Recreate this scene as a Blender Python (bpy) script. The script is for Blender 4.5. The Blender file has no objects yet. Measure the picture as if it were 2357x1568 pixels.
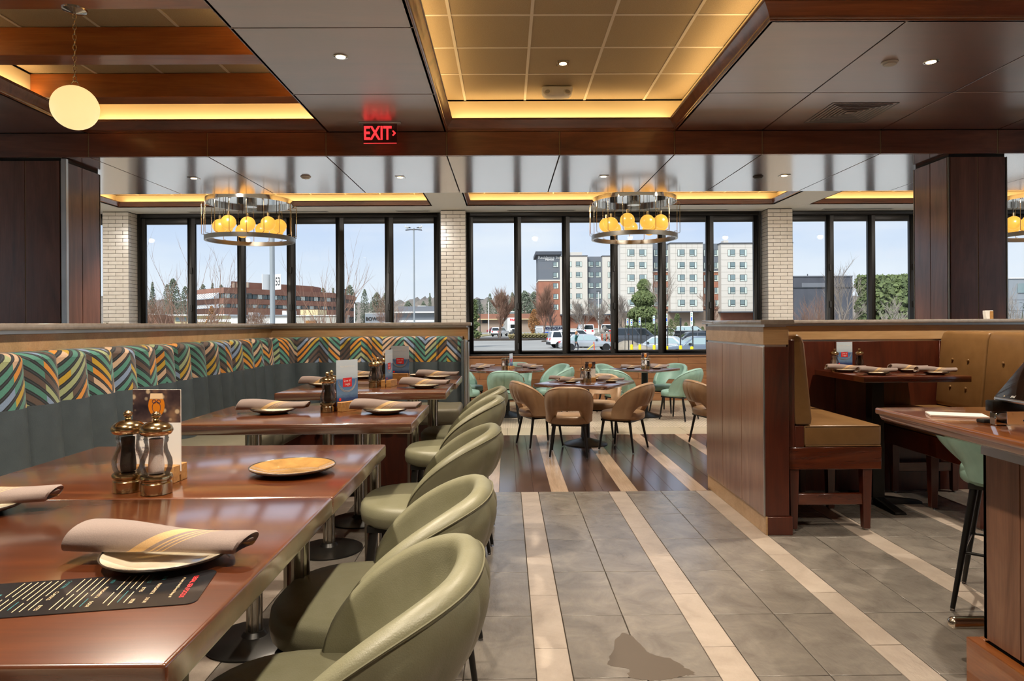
import bpy, bmesh, math, random
from mathutils import Vector, Matrix, Euler
SC = bpy.context.scene
COL = SC.collection
PI = math.pi
random.seed(7)
def R(d): return math.radians(d)

# ---------------------------------------------------------------- camera
cam_d = bpy.data.cameras.new('camera')
cam_d.sensor_width = 36.0
cam_d.lens = 1571.0 / 2357.0 * 36.0
cam_d.shift_y = -39.0 / 2357.0
cam_d.clip_start, cam_d.clip_end = 0.05, 2000
cam = bpy.data.objects.new('camera', cam_d)
COL.objects.link(cam)
cam.matrix_world = (Matrix.Translation((0, 0, 1.487)) @ Matrix.Rotation(-0.008, 4, 'Z')
                    @ Matrix.Rotation(PI / 2, 4, 'X') @ Matrix.Rotation(-0.0062, 4, 'Z'))
SC.camera = cam

# ---------------------------------------------------------------- view
SC.view_settings.view_transform = 'Standard'
SC.view_settings.look = 'None'
SC.view_settings.gamma = 1.0
SC.view_settings.use_curve_mapping = False
SC.view_settings.exposure = 0.42
SC.cycles.max_bounces = 8
SC.cycles.diffuse_bounces = 4
SC.cycles.glossy_bounces = 4
SC.cycles.transmission_bounces = 8
SC.cycles.transparent_max_bounces = 16
SC.cycles.sample_clamp_indirect = 6.0
SC.cycles.caustics_reflective = False
SC.cycles.caustics_refractive = False

# ---------------------------------------------------------------- sky (bright thin overcast)
W = bpy.data.worlds.new('sky'); SC.world = W; W.use_nodes = True
nt = W.node_tree; N = nt.nodes; L = nt.links
for n in list(N): N.remove(n)
out = N.new('ShaderNodeOutputWorld'); bg = N.new('ShaderNodeBackground')
tc = N.new('ShaderNodeTexCoord'); sx = N.new('ShaderNodeSeparateXYZ')
L.new(tc.outputs['Generated'], sx.inputs[0])
rmp = N.new('ShaderNodeValToRGB'); e = rmp.color_ramp.elements
e[0].position = 0.0; e[0].color = (0.66, 0.685, 0.71, 1)
e[1].position = 0.40; e[1].color = (0.40, 0.50, 0.69, 1)
x = e.new(0.07); x.color = (0.56, 0.63, 0.72, 1)
x = e.new(0.15); x.color = (0.43, 0.53, 0.71, 1)
L.new(sx.outputs['Z'], rmp.inputs[0])
mp = N.new('ShaderNodeMapping'); mp.inputs['Scale'].default_value = (1, 1, 3.2)
nz = N.new('ShaderNodeTexNoise'); nz.inputs['Scale'].default_value = 3.5; nz.inputs['Detail'].default_value = 4
L.new(tc.outputs['Generated'], mp.inputs[0]); L.new(mp.outputs[0], nz.inputs['Vector'])
cr = N.new('ShaderNodeValToRGB'); cr.color_ramp.elements[0].position = 0.42; cr.color_ramp.elements[1].position = 0.72
L.new(nz.outputs['Fac'], cr.inputs[0])
mx = N.new('ShaderNodeMix'); mx.data_type = 'RGBA'
mx.inputs['B'].default_value = (0.64, 0.68, 0.73, 1)
L.new(cr.outputs[0], mx.inputs['Factor']); L.new(rmp.outputs[0], mx.inputs['A'])
L.new(mx.outputs['Result'], bg.inputs['Color']); bg.inputs['Strength'].default_value = 1.04
L.new(bg.outputs[0], out.inputs[0])

# sun behind thin cloud, high over the roof behind the camera (shapes the car park only)
sd = bpy.data.lights.new('sun', 'SUN'); sd.energy = 3.4; sd.angle = R(25); sd.color = (1, 0.97, 0.92)
so = bpy.data.objects.new('sun', sd); COL.objects.link(so); so.rotation_euler = (R(48), 0, R(-28))

# ---------------------------------------------------------------- helpers
def srgb(h):
    if isinstance(h, str):
        h = h.lstrip('#'); c = [int(h[i:i + 2], 16) / 255 for i in (0, 2, 4)]
    else: c = [v / 255 for v in h]
    return tuple(v / 12.92 if v <= 0.04045 else ((v + 0.055) / 1.055) ** 2.4 for v in c) + (1,)

class MB:
    """collects vertices and faces of one mesh"""
    def __init__(s): s.v = []; s.f = []; s.uv = {}
    def add(s, vs, fs):
        k = len(s.v); s.v += [tuple(v) for v in vs]; s.f += [tuple(i + k for i in f) for f in fs]; return s
    def box(s, x0, y0, z0, x1, y1, z1):
        vs = [(x, y, z) for z in (z0, z1) for y in (y0, y1) for x in (x0, x1)]
        return s.add(vs, [(0, 2, 3, 1), (4, 5, 7, 6), (0, 1, 5, 4), (2, 6, 7, 3), (0, 4, 6, 2), (1, 3, 7, 5)])
    def prism(s, poly, a, b, ax='z'):
        def q(p, h): return {'z': (p[0], p[1], h), 'y': (p[0], h, p[1]), 'x': (h, p[0], p[1])}[ax]
        n = len(poly)
        fs = [tuple(range(n))[::-1], tuple(range(n, 2 * n))] + [(i, (i + 1) % n, n + (i + 1) % n, n + i) for i in range(n)]
        return s.add([q(p, a) for p in poly] + [q(p, b) for p in poly], fs)
    def lathe(s, prof, n=24, c=(0, 0, 0), cap=True):
        vs = []; m = len(prof)
        for k in range(n):
            a = 2 * PI * k / n
            for r, z in prof: vs.append((c[0] + r * math.cos(a), c[1] + r * math.sin(a), c[2] + z))
        fs = [(k * m + j, ((k + 1) % n) * m + j, ((k + 1) % n) * m + j + 1, k * m + j + 1) for k in range(n) for j in range(m - 1)]
        if cap:
            fs.append(tuple(k * m for k in range(n))[::-1]); fs.append(tuple(k * m + m - 1 for k in range(n)))
        return s.add(vs, fs)
    def tube(s, pts, r, n=8, closed=False, cap=True, flat=1.0):
        pts = [Vector(p) for p in pts]; m = len(pts); vs = []; up = None
        for i, p in enumerate(pts):
            if closed: t = pts[(i + 1) % m] - pts[i - 1]
            else: t = pts[min(i + 1, m - 1)] - pts[max(i - 1, 0)]
            t.normalize()
            if up is None: up = t.orthogonal().normalized() if abs(t.z) > .95 else (Vector((0, 0, 1)) - t * t.z).normalized()
            else:
                up = (up - t * up.dot(t))
                up = up.normalized() if up.length > 1e-6 else t.orthogonal().normalized()
            sd_ = t.cross(up); rr = r[i] if isinstance(r, (list, tuple)) else r
            for k in range(n):
                a = 2 * PI * k / n; vs.append(p + sd_ * (math.cos(a) * rr) + up * (math.sin(a) * rr * flat))
        fs = []
        for i in range(m if closed else m - 1):
            j = (i + 1) % m
            for k in range(n): fs.append((i * n + k, i * n + (k + 1) % n, j * n + (k + 1) % n, j * n + k))
        if cap and not closed: fs += [tuple(range(n))[::-1], tuple((m - 1) * n + k for k in range(n))]
        return s.add(vs, fs)
    def cone(s, p0, p1, r0, r1, n=10): return s.tube([p0, p1], [r0, r1], n)
    def grid(s, P, nu, nv, wu=False, wv=False):
        vs = [P(i, j) for i in range(nu) for j in range(nv)]
        fs = [(i * nv + j, ((i + 1) % nu) * nv + j, ((i + 1) % nu) * nv + (j + 1) % nv, i * nv + (j + 1) % nv)
              for i in range(nu if wu else nu - 1) for j in range(nv if wv else nv - 1)]
        return s.add(vs, fs)
    def ball(s, c, r, n=16, m=9, sc=(1, 1, 1)):
        prof = [(max(1e-4, r * math.sin(PI * j / m)), -r * math.cos(PI * j / m)) for j in range(m + 1)]
        k = len(s.v); s.lathe(prof, n)
        for i in range(k, len(s.v)):
            v = s.v[i]; s.v[i] = (c[0] + v[0] * sc[0], c[1] + v[1] * sc[1], c[2] + v[2] * sc[2])
        return s
    def move(s, M, k=0):
        for i in range(k, len(s.v)): s.v[i] = tuple(M @ Vector(s.v[i]))
        return s

def mk(name, mb, mat, par=None, bev=0, seg=2, sm=None, loc=None, rot=None, kind=None):
    me = bpy.data.meshes.new(name)
    me.from_pydata(mb.v, [], mb.f); me.update()
    bm = bmesh.new(); bm.from_mesh(me)
    bmesh.ops.remove_doubles(bm, verts=bm.verts, dist=1e-5)
    bmesh.ops.recalc_face_normals(bm, faces=bm.faces)
    if bev:
        ed = [e_ for e_ in bm.edges if len(e_.link_faces) == 2 and e_.calc_face_angle(0) > 0.6]
        bmesh.ops.bevel(bm, geom=ed, offset=bev, segments=seg, profile=0.5, affect='EDGES', clamp_overlap=True)
    bm.to_mesh(me); bm.free()
    if sm or bev:
        me.polygons.foreach_set('use_smooth', [True] * len(me.polygons))
        me.set_sharp_from_angle(angle=R(sm or 40))
    me.materials.append(M[mat] if isinstance(mat, str) else mat)
    o = bpy.data.objects.new(name, me); COL.objects.link(o)
    if par: o.parent = par
    if loc: o.location = loc
    if rot: o.rotation_euler = rot
    if kind: o['kind'] = kind
    return o
def mkraw(name, mb, mat, par=None, sm=None, uvs=None, loc=None, kind=None):
    """no clean-up; optional per-vertex uvs"""
    me = bpy.data.meshes.new(name); me.from_pydata(mb.v, [], mb.f); me.update()
    if uvs:
        ul = me.uv_layers.new(name='UVMap')
        ul.data.foreach_set('uv', [c for l in me.loops for c in uvs[l.vertex_index]])
    if sm:
        me.polygons.foreach_set('use_smooth', [True] * len(me.polygons)); me.set_sharp_from_angle(angle=R(sm))
    me.materials.append(M[mat] if isinstance(mat, str) else mat)
    o = bpy.data.objects.new(name, me); COL.objects.link(o)
    if par: o.parent = par
    if loc: o.location = loc
    if kind: o['kind'] = kind
    return o
def tag(o, label, cat, group=None):
    o['label'] = label; o['category'] = cat
    if group: o['group'] = group
    return o
def thing(name, label, cat, loc=(0, 0, 0), rz=0, group=None):
    o = bpy.data.objects.new(name, None); COL.objects.link(o); o.empty_display_size = 0.1
    o.location = loc; o.rotation_euler = (0, 0, rz); return tag(o, label, cat, group)
def struct(name, label=None, cat=None, loc=(0, 0, 0)):
    o = bpy.data.objects.new(name, None); COL.objects.link(o); o.location = loc; o['kind'] = 'structure'
    if label: o['label'] = label
    if cat: o['category'] = cat
    return o
def inst(src, par=None, loc=None, rot=None, scale=None):
    o = src.copy(); COL.objects.link(o)
    if par: o.parent = par
    if loc is not None: o.location = loc
    if rot is not None: o.rotation_euler = rot
    if scale is not None: o.scale = scale
    return o
def dup(root, loc, rz=0, label=None, group=None):
    r = root.copy(); COL.objects.link(r); r.location = loc; r.rotation_euler = (0, 0, rz)
    if label: r['label'] = label
    if group: r['group'] = group
    for ch in root.children:
        c = ch.copy(); COL.objects.link(c); c.parent = r
        for g in ch.children:
            d = g.copy(); COL.objects.link(d); d.parent = c
    return r
def text(name, s, size, mat, par=None, loc=(0, 0, 0), rot=(0, 0, 0), depth=0.0, align='CENTER', scale=(1, 1, 1), bold=0.0):
    cu = bpy.data.curves.new(name, 'FONT'); cu.body = s; cu.size = size; cu.extrude = depth; cu.offset = bold
    cu.align_x = align; cu.align_y = 'CENTER'; cu.resolution_u = 3
    t = bpy.data.objects.new(name, cu); COL.objects.link(t)
    bpy.context.view_layer.update()
    me = bpy.data.meshes.new_from_object(t.evaluated_get(bpy.context.evaluated_depsgraph_get()))
    bpy.data.objects.remove(t)
    me.materials.clear(); me.materials.append(M[mat])
    o = bpy.data.objects.new(name, me); COL.objects.link(o); o.location = loc; o.rotation_euler = rot; o.scale = scale
    if par: o.parent = par
    return o
def light(name, typ, loc, energy, color=(1, 1, 1), rot=(0, 0, 0), par=None, **kw):
    d = bpy.data.lights.new(name, typ); d.energy = energy; d.color = color
    for k, v in kw.items(): setattr(d, k, v)
    o = bpy.data.objects.new(name, d); COL.objects.link(o); o.location = loc; o.rotation_euler = rot
    if par: o.parent = par
    return o

# ---------------------------------------------------------------- materials
M = {}
def nodes(name):
    m = bpy.data.materials.new(name); m.use_nodes = True; M[name] = m
    n = m.node_tree.nodes; return m, n, m.node_tree.links, n['Principled BSDF']
def setp(b, **k):
    for a, v in k.items(): b.inputs[a].default_value = v
def coords(n, l, src='pos', scale=(1, 1, 1), rnd=False):
    if src == 'pos': o = n.new('ShaderNodeNewGeometry').outputs['Position']
    elif src == 'uv': o = n.new('ShaderNodeTexCoord').outputs['UV']
    else: o = n.new('ShaderNodeTexCoord').outputs['Object']
    if rnd:
        oi = n.new('ShaderNodeObjectInfo'); ad = n.new('ShaderNodeVectorMath'); ad.operation = 'MULTIPLY_ADD'
        ad.inputs[1].default_value = (37, 53, 71)
        cx = n.new('ShaderNodeCombineXYZ')
        for i in range(3): l.new(oi.outputs['Random'], cx.inputs[i])
        l.new(cx.outputs[0], ad.inputs[0]); l.new(o, ad.inputs[2]); o = ad.outputs[0]
    mp_ = n.new('ShaderNodeMapping'); mp_.inputs['Scale'].default_value = scale; l.new(o, mp_.inputs[0])
    return mp_.outputs[0]
def noise(n, l, vec, scale, detail=3, rough=.55, dist=0):
    t = n.new('ShaderNodeTexNoise'); t.inputs['Scale'].default_value = scale; t.inputs['Detail'].default_value = detail
    t.inputs['Roughness'].default_value = rough; t.inputs['Distortion'].default_value = dist
    l.new(vec, t.inputs['Vector']); return t.outputs['Fac']
def ramp(n, l, fac, stops, interp='LINEAR'):
    r = n.new('ShaderNodeValToRGB'); r.color_ramp.interpolation = interp
    el = r.color_ramp.elements
    while len(el) < len(stops): el.new(0.5)
    for e_, (p, c) in zip(el, stops): e_.position = p; e_.color = c
    l.new(fac, r.inputs[0]); return r.outputs[0]
def mixc(n, l, fac, a, b, blend='MIX'):
    m = n.new('ShaderNodeMix'); m.data_type = 'RGBA'; m.blend_type = blend
    for v, key in ((a, 'A'), (b, 'B')):
        if hasattr(v, 'is_linked'): l.new(v, m.inputs[key])
        else: m.inputs[key].default_value = v
    if hasattr(fac, 'is_linked'): l.new(fac, m.inputs['Factor'])
    else: m.inputs['Factor'].default_value = fac
    return m.outputs['Result']
def math_(n, l, op, a, b=None):
    m = n.new('ShaderNodeMath'); m.operation = op
    for i, v in enumerate((a, b)):
        if v is None: continue
        if hasattr(v, 'is_linked'): l.new(v, m.inputs[i])
        else: m.inputs[i].default_value = v
    return m.outputs[0]
def bumpn(n, l, b, h, strength, dist=0.002):
    bp = n.new('ShaderNodeBump'); bp.inputs['Strength'].default_value = strength; bp.inputs['Distance'].default_value = dist
    l.new(h, bp.inputs['Height']); l.new(bp.outputs[0], b.inputs['Normal'])

def plain(name, col, rough=.5, metal=0., ior=1.5, coat=0., crough=.08, var=None, vscale=6., vst=(1, 1, 1), bump=0., bscale=200., src='pos', bdist=.001, sheen=0., spec=.5):
    """principled surface; var = second colour mixed by noise"""
    m, n, l, b = nodes(name)
    setp(b, **{'Base Color': srgb(col), 'Roughness': rough, 'Metallic': metal, 'IOR': ior, 'Coat Weight': coat, 'Coat Roughness': crough, 'Sheen Weight': sheen, 'Specular IOR Level': spec})
    if var:
        v = coords(n, l, src, vst, rnd=(src == 'obj'))
        f = noise(n, l, v, vscale, 4)
        l.new(ramp(n, l, f, [(.3, srgb(col)), (.7, srgb(var))]), b.inputs['Base Color'])
    if bump:
        v = coords(n, l, src); bumpn(n, l, b, noise(n, l, v, bscale, 2), bump, bdist)
    return m
def wood(name, c1, c2, c3, axis='x', scale=1., rough=.35, coat=0., crough=.12, ior=1.5, src='pos', rnd=False, cior=1.5, spec=.5):
    m, n, l, b = nodes(name)
    s = {'x': (.16, 1, 1), 'y': (1, .16, 1), 'z': (1, 1, .16)}[axis]
    v = coords(n, l, src, tuple(a * scale for a in s), rnd)
    f1 = noise(n, l, v, 5.5, 5, .6, 1.1)
    sc2 = {'x': (.03, 1, 1), 'y': (1, .03, 1), 'z': (1, 1, .03)}[axis]
    v2 = coords(n, l, src, tuple(a * scale for a in sc2), rnd)
    f2 = noise(n, l, v2, 120, 2)
    base = ramp(n, l, f1, [(.28, srgb(c1)), (.52, srgb(c2)), (.75, srgb(c3))])
    g = ramp(n, l, f2, [(.25, (.78, .78, .78, 1)), (.7, (1.08, 1.08, 1.08, 1))])
    l.new(mixc(n, l, .75, base, g, 'MULTIPLY'), b.inputs['Base Color'])
    setp(b, **{'Roughness': rough, 'Coat Weight': coat, 'Coat Roughness': crough, 'IOR': ior, 'Coat IOR': cior, 'Specular IOR Level': spec})
    return m
def emis(name, col, strength, base=None):
    m, n, l, b = nodes(name)
    setp(b, **{'Base Color': srgb(base or col), 'Roughness': .3, 'Emission Color': srgb(col), 'Emission Strength': strength})
    return m
def glass(name, tint=(1, 1, 1), refl=1.0, rough=0.0):
    """clear pane: see-through with Fresnel reflection"""
    m, n, l, b = nodes(name); n.remove(b)
    tr = n.new('ShaderNodeBsdfTransparent'); tr.inputs[0].default_value = tint + (1,)
    gl = n.new('ShaderNodeBsdfGlossy'); gl.inputs['Roughness'].default_value = rough
    fr = n.new('ShaderNodeFresnel'); fr.inputs['IOR'].default_value = 1.45
    mu = math_(n, l, 'MULTIPLY', fr.outputs[0], refl)
    ms = n.new('ShaderNodeMixShader'); l.new(mu, ms.inputs[0]); l.new(tr.outputs[0], ms.inputs[1]); l.new(gl.outputs[0], ms.inputs[2])
    l.new(ms.outputs[0], n['Material Output'].inputs['Surface']); return m

# architectural woods
wood('cherry', '5a3020', '7a4730', '8e593c', 'x', 1.0, .3, .9, .16)
wood('cherry_v', '553020', '784a38', '8a5a46', 'z', 1.0, .3, .8, .2)
wood('cherry_soffit', '4a2216', '66331f', '7a4228', 'x', .8, .3, 1.0, .36, 1.5, cior=3.8)
wood('cherry_soffit_low', '4a2216', '66331f', '7a4228', 'x', .8, .22, 1.0, .12, 1.5, cior=3.8)
wood('cherry_beam', '8a4a1c', 'a8602a', 'b87034', 'x', 1.0, .3, .6, .12)
wood('mahogany', '3a150c', '55230f', '6a2f16', 'x', 1.2, .26, 1.0, .1)
wood('mahogany_v', '38140c', '4e2012', '5e2a18', 'z', 1.2, .35, .5, .2)
wood('table_wood', '3f1d0c', '5a2c12', '6c3819', 'x', 1.1, .28, 1.0, .13, cior=2.7)
wood('oak_bar', '6a3412', '8a4e22', 'a2662f', 'y', 1.6, .3, 1.0, .06, cior=1.6)
wood('oak_board', '5e3d2a', '7a5440', '8d6750', 'z', 1.4, .4, .3, .2)
wood('maple', 'a8855a', 'b8946a', 'c4a27a', 'x', 1.0, .35, .5, .2)
wood('wainscot_wood', '7a4f30', '8f623f', 'a0744e', 'x', 1.2, .4, .3, .2, rnd=True)
wood('walnut_panel', '7e543f', '976b54', 'a98168', 'z', 1.3, .28, 1.0, .2, cior=2.3)
wood('block_wood', '9a6a38', 'b4854c', 'c2955a', 'x', 8, .5)
plain('cove_paint', 'e6d8b4', .8)
plain('white_paint', 'e9e8e2', .75)
plain('wall_beige', 'cfc4b0', .8)
plain('acoustic', 'b9a98c', .9, var='9a8a6e', vscale=220, bump=.5, bscale=260)
plain('tbar', 'd8d0c0', .5)
plain('brick_glaze', 'd0cac0', .2, var='c4bcb0', vscale=9, src='obj', coat=.4, crough=.1)
plain('mortar', '2c2721', .9)
plain('black_frame', '14120f', .45, bump=.2, bscale=400)
plain('alu', 'd8dadb', .28, 1.0, var='c4c6c8', vscale=3)
plain('alu_dark', '8a8378', .3, 1.0)
plain('bronze_line', 'a08866', .35, .8)
plain('joint_dark', '14100d', .7)
plain('stone_cap', '9b928a', .14, var='8b827a', vscale=30, coat=.5, crough=.06)
plain('chrome', 'd9d7d2', .08, 1.0)
plain('nickel', 'bdb9b0', .16, 1.0)
plain('mill_metal', 'bda67f', .15, 1.0)
plain('black_metal', '1b1a19', .35, .3)
plain('black_rough', '232220', .6)
plain('rail_metal', 'c9c0b2', .15, 1.0)
glass('pane_glass', (.97, .985, .99), .25)
# upholstery
plain('vinyl_olive', '7b7963', .42, var='716f57', vscale=14, bump=.35, bscale=330, bdist=.0015)
plain('vinyl_tan', 'a6886a', .4, var='9a7d5f', vscale=14, bump=.25, bscale=330)
plain('vinyl_mint', '8bab9d', .42, var='80a092', vscale=14, bump=.25, bscale=330)
plain('vinyl_caramel', '7e5d38', .36, var='745430', vscale=10, bump=.25, bscale=300)
plain('vinyl_slate', '4d575d', .38, var='444d53', vscale=12, bump=.45, bscale=260, bdist=.0015)
plain('vinyl_taupe', '6f6a5a', .5, var='656050', vscale=12, bump=.2, bscale=300)
plain('stitch', '5f5c46', .8)
# table ware
plain('plate_glaze', 'd9cdb8', .12, var='cfc0a6', vscale=40, coat=.6, crough=.04)
plain('plate_rim', '4a4038', .3, var='2c2723', vscale=160)
plain('plate_brown', '8d6a3c', .1, var='a8824c', vscale=30, coat=.8, crough=.03)
plain('pepper', '17120e', .8, var='3a3026', vscale=500)
plain('salt', 'efe9e2', .7, var='d8d0c8', vscale=400)
glass('acrylic', (.96, .96, .97), .9, .02)
plain('paper_white', 'e8e6e2', .6)
plain('card_black', '1f1f22', .22, coat=.6, crough=.1)
plain('ink_cream', 'd8bd96', .5)
plain('ink_red', 'd8272a', .45)
plain('ink_teal', '2f6f72', .5)
plain('ink_blue', '33406e', .6)
plain('ink_navy', '1d2c55', .5)
plain('ink_white', 'f2f2f0', .5)
plain('ink_black', '141416', .6)
plain('ink_amber', 'cf7a1c', .35)
plain('foam', 'e9c9a0', .5)
# floor
def tile_mat(name, c1, c2, c3, rough, coat=0.):
    m, n, l, b = nodes(name)
    v = coords(n, l, 'pos', (1, 1, 1), True)
    f = noise(n, l, v, 5, 6, .62, .6)
    col = ramp(n, l, f, [(.3, srgb(c1)), (.5, srgb(c2)), (.72, srgb(c3))])
    l.new(col, b.inputs['Base Color'])
    v2 = coords(n, l, 'pos', (1, .45, 1), True)
    r = noise(n, l, v2, 38, 5, .6)
    bumpn(n, l, b, r, .55, .006)
    setp(b, **{'Roughness': rough, 'Coat Weight': coat, 'Coat Roughness': .25})
tile_mat('tile_slate', '6a645e', '7a746d', '8b847b', .26, .6)
tile_mat('tile_cream', '9c8f83', 'aa9d91', 'b6aa9e', .32, .3)
plain('grout', '3c332a', .9)
wood('plank_dark', '3d2c26', '4e3a33', '5c463d', 'y', 1.2, .22, .5, .14, rnd=True)
wood('plank_light', 'a38a74', 'b29a84', 'bda691', 'y', 1.2, .26, .4, .16, rnd=True)
plain('tile_border', 'b3a893', .28, var='a79c86', vscale=3, coat=.3)
def mosaic():
    m, n, l, b = nodes('mosaic')
    v = coords(n, l, 'pos', (1, 1, 1))
    t = n.new('ShaderNodeTexBrick'); l.new(v, t.inputs['Vector'])
    setp(t, **{'Color1': srgb('bdb19c'), 'Color2': srgb('c9bda8'), 'Mortar': srgb('5c5346'), 'Scale': 1.0, 'Mortar Size': .0045, 'Brick Width': .05, 'Row Height': .05, 'Bias': 0.})
    l.new(t.outputs['Color'], b.inputs['Base Color']); setp(b, Roughness=.3)
    bumpn(n, l, b, t.outputs['Fac'], -.4, .002)
mosaic()
def chevron():
    m, n, l, b = nodes('chevron')
    sp = n.new('ShaderNodeSeparateXYZ'); l.new(n.new('ShaderNodeTexCoord').outputs['UV'], sp.inputs[0])
    u, v = sp.outputs[0], sp.outputs[1]
    P = .40
    fu = math_(n, l, 'FRACT', math_(n, l, 'DIVIDE', u, P))
    zig = math_(n, l, 'ABSOLUTE', math_(n, l, 'SUBTRACT', math_(n, l, 'MULTIPLY', fu, 2.), 1.))
    w = math_(n, l, 'DIVIDE', math_(n, l, 'SUBTRACT', v, math_(n, l, 'MULTIPLY', zig, .21)), .052)
    fw = math_(n, l, 'FRACT', w); iw = math_(n, l, 'FLOOR', w)
    iu = math_(n, l, 'FLOOR', math_(n, l, 'DIVIDE', math_(n, l, 'ADD', u, .0), P / 4))
    # rows shift which quarter changes colour
    cx = n.new('ShaderNodeCombineXYZ'); l.new(iw, cx.inputs[0]); l.new(iu, cx.inputs[1])
    wn = n.new('ShaderNodeTexWhiteNoise'); wn.noise_dimensions = '2D'; l.new(cx.outputs[0], wn.inputs['Vector'])
    pal = ['4f8a7d', 'd08a34', '4a7f74', 'c7a98f', '7f94b4', '5d4d46', 'b8972f', '9aa57c', '4f8a7d', '5b4a44']
    col = ramp(n, l, wn.outputs['Value'], [(i / len(pal), srgb(c)) for i, c in enumerate(pal)], 'CONSTANT')
    d1 = math_(n, l, 'GREATER_THAN', fw, .60)
    line = mixc(n, l, d1, col, srgb('20242a'))
    d2 = math_(n, l, 'MULTIPLY', math_(n, l, 'GREATER_THAN', fw, .76), math_(n, l, 'LESS_THAN', fw, .84))
    fin = mixc(n, l, d2, line, srgb('39404a'))
    wv = coords(n, l, 'pos'); f = noise(n, l, wv, 420, 2)
    fin = mixc(n, l, .6, fin, ramp(n, l, f, [(.3, (.7, .7, .7, 1)), (.7, (1.15, 1.15, 1.15, 1))]), 'MULTIPLY')
    l.new(fin, b.inputs['Base Color']); setp(b, **{'Roughness': .75, 'Sheen Weight': .15})
    bumpn(n, l, b, f, .3, .001)
chevron()
def napkin_mat(name, base, stripe):
    m, n, l, b = nodes(name)
    sp = n.new('ShaderNodeSeparateXYZ'); l.new(n.new('ShaderNodeTexCoord').outputs['UV'], sp.inputs[0])
    d = math_(n, l, 'ADD', math_(n, l, 'MULTIPLY', sp.outputs[0], 1.), math_(n, l, 'MULTIPLY', sp.outputs[1], .22))
    t = math_(n, l, 'FRACT', math_(n, l, 'DIVIDE', math_(n, l, 'ADD', d, .128), .26))
    def band(a, c): return math_(n, l, 'MULTIPLY', math_(n, l, 'GREATER_THAN', t, a), math_(n, l, 'LESS_THAN', t, c))
    s = math_(n, l, 'MAXIMUM', band(.42, .52), math_(n, l, 'MAXIMUM', band(.56, .575), math_(n, l, 'MAXIMUM', band(.6, .612), band(.64, .652))))
    v = coords(n, l, 'obj'); f = noise(n, l, v, 500, 2)
    c = mixc(n, l, s, srgb(base), srgb(stripe))
    c = mixc(n, l, .5, c, ramp(n, l, f, [(.3, (.8, .8, .8, 1)), (.7, (1.1, 1.1, 1.1, 1))]), 'MULTIPLY')
    l.new(c, b.inputs['Base Color']); setp(b, **{'Roughness': .9, 'Sheen Weight': .3}); bumpn(n, l, b, f, .3, .001)
napkin_mat('napkin', '80706a', 'bb9a6c')
# lamps
emis('globe_cream', 'ffe09a', .72, 'f4ead0')
emis('globe_amber', 'ffb347', .85, '6a4418')
plain('louvre_grey', '6e6e70', .35, .3)
emis('lamp_lens', 'ffd9a0', 9.)
emis('led_strip', 'ffc060', 3.)
emis('exit_red', 'ff2c30', 1.6)
glass('exit_acrylic', (.62, .5, .5), 1.2)
# ================================================================ THE SETTING
XL, XR, YB = -11.5, 11.5, -3.2          # room extents
# ---------------- floor
floor = mk('floor', MB().box(XL, YB, -.12, XR, 13.0, -.009), 'grout'); floor['kind'] = 'structure'
floor['label'] = 'restaurant floor of slate tiles, wood planks and mosaic'
def tile_src(w, d, mat):
    mb = MB().box(-w / 2 + .0022, -d / 2 + .0022, -.009, w / 2 - .0022, d / 2 - .0022, 0)
    return mk('tile', mb, mat, None, .0016, 1)
srcs = {'d': tile_src(.3085, .61, 'tile_slate'), 'l': tile_src(.1545, .61, 'tile_cream'),
        'dc': tile_src(.3085, .115, 'tile_slate'), 'lc': tile_src(.1545, .46, 'tile_cream')}
first = {k: True for k in srcs}
def put_tile(k, x, y):
    o = srcs[k]
    if first[k]: first[k] = False
    else: o = inst(o)
    o.parent = floor; o.location = (x, y, random.uniform(-.0004, .0004))
for kx in range(-3, 6):
    x0 = .117 + .771 * kx
    if x0 > 4.2: continue
    for r in range(9):
        yc = 5.907 - .305 - .61 * r
        put_tile('l', x0 + .0772, yc - .345)
        put_tile('d', x0 + .1545 + .1542, yc); put_tile('d', x0 + .1545 + .4627, yc)
    put_tile('lc', x0 + .0772, 5.79)
    put_tile('dc', x0 + .1545 + .1542, 5.9645); put_tile('dc', x0 + .1545 + .4627, 5.9645)
# wood planks between the tiles and the window zone
pk = {m: mk('plank', MB().box(-.0763, -1.535, -.009, .0763, 1.535, 0), m, None, .001, 1) for m in ('plank_dark', 'plank_light')}
fp = {m: True for m in pk}
for i in range(-40, 40):
    m = 'plank_light' if i % 4 == 0 else 'plank_dark'
    o = pk[m] if fp[m] else inst(pk[m]); fp[m] = False
    o.parent = floor; o.location = (.4625 + .15385 * i, 7.558, -.0006 * (i % 2))
bsrc = None
for i in range(-17, 18):
    for j, (y0, y1) in enumerate(((9.095, 9.70), (12.05, 12.62))):
        if bsrc is None: bsrc = o = mk('border_tile', MB().box(-.3035, -.3, -.009, .3035, .3, 0), 'tile_border', None, .0015, 1)
        else: o = inst(bsrc)
        o.parent = floor; o.location = (.31 + .61 * i, (y0 + y1) / 2, 0); o.scale = (1, (y1 - y0 - .004) / .6, 1)
mk('mosaic_field', MB().box(XL, 9.70, -.009, XR, 12.05, -.0005), 'mosaic', floor)['kind'] = 'stuff'
mk('side_field', MB().box(XL, YB, -.009, .117 - 3 * .771 - .003, 6.02, -.001), 'tile_slate', floor)
mk('side_field', MB().box(.117 + .771 * 6, YB, -.009, XR, 6.02, -.001), 'tile_slate', floor)
mk('side_field', MB().box(.117 - 3 * .771, YB, -.009, .117 + .771 * 6, .41, -.001), 'tile_slate', floor)
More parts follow.
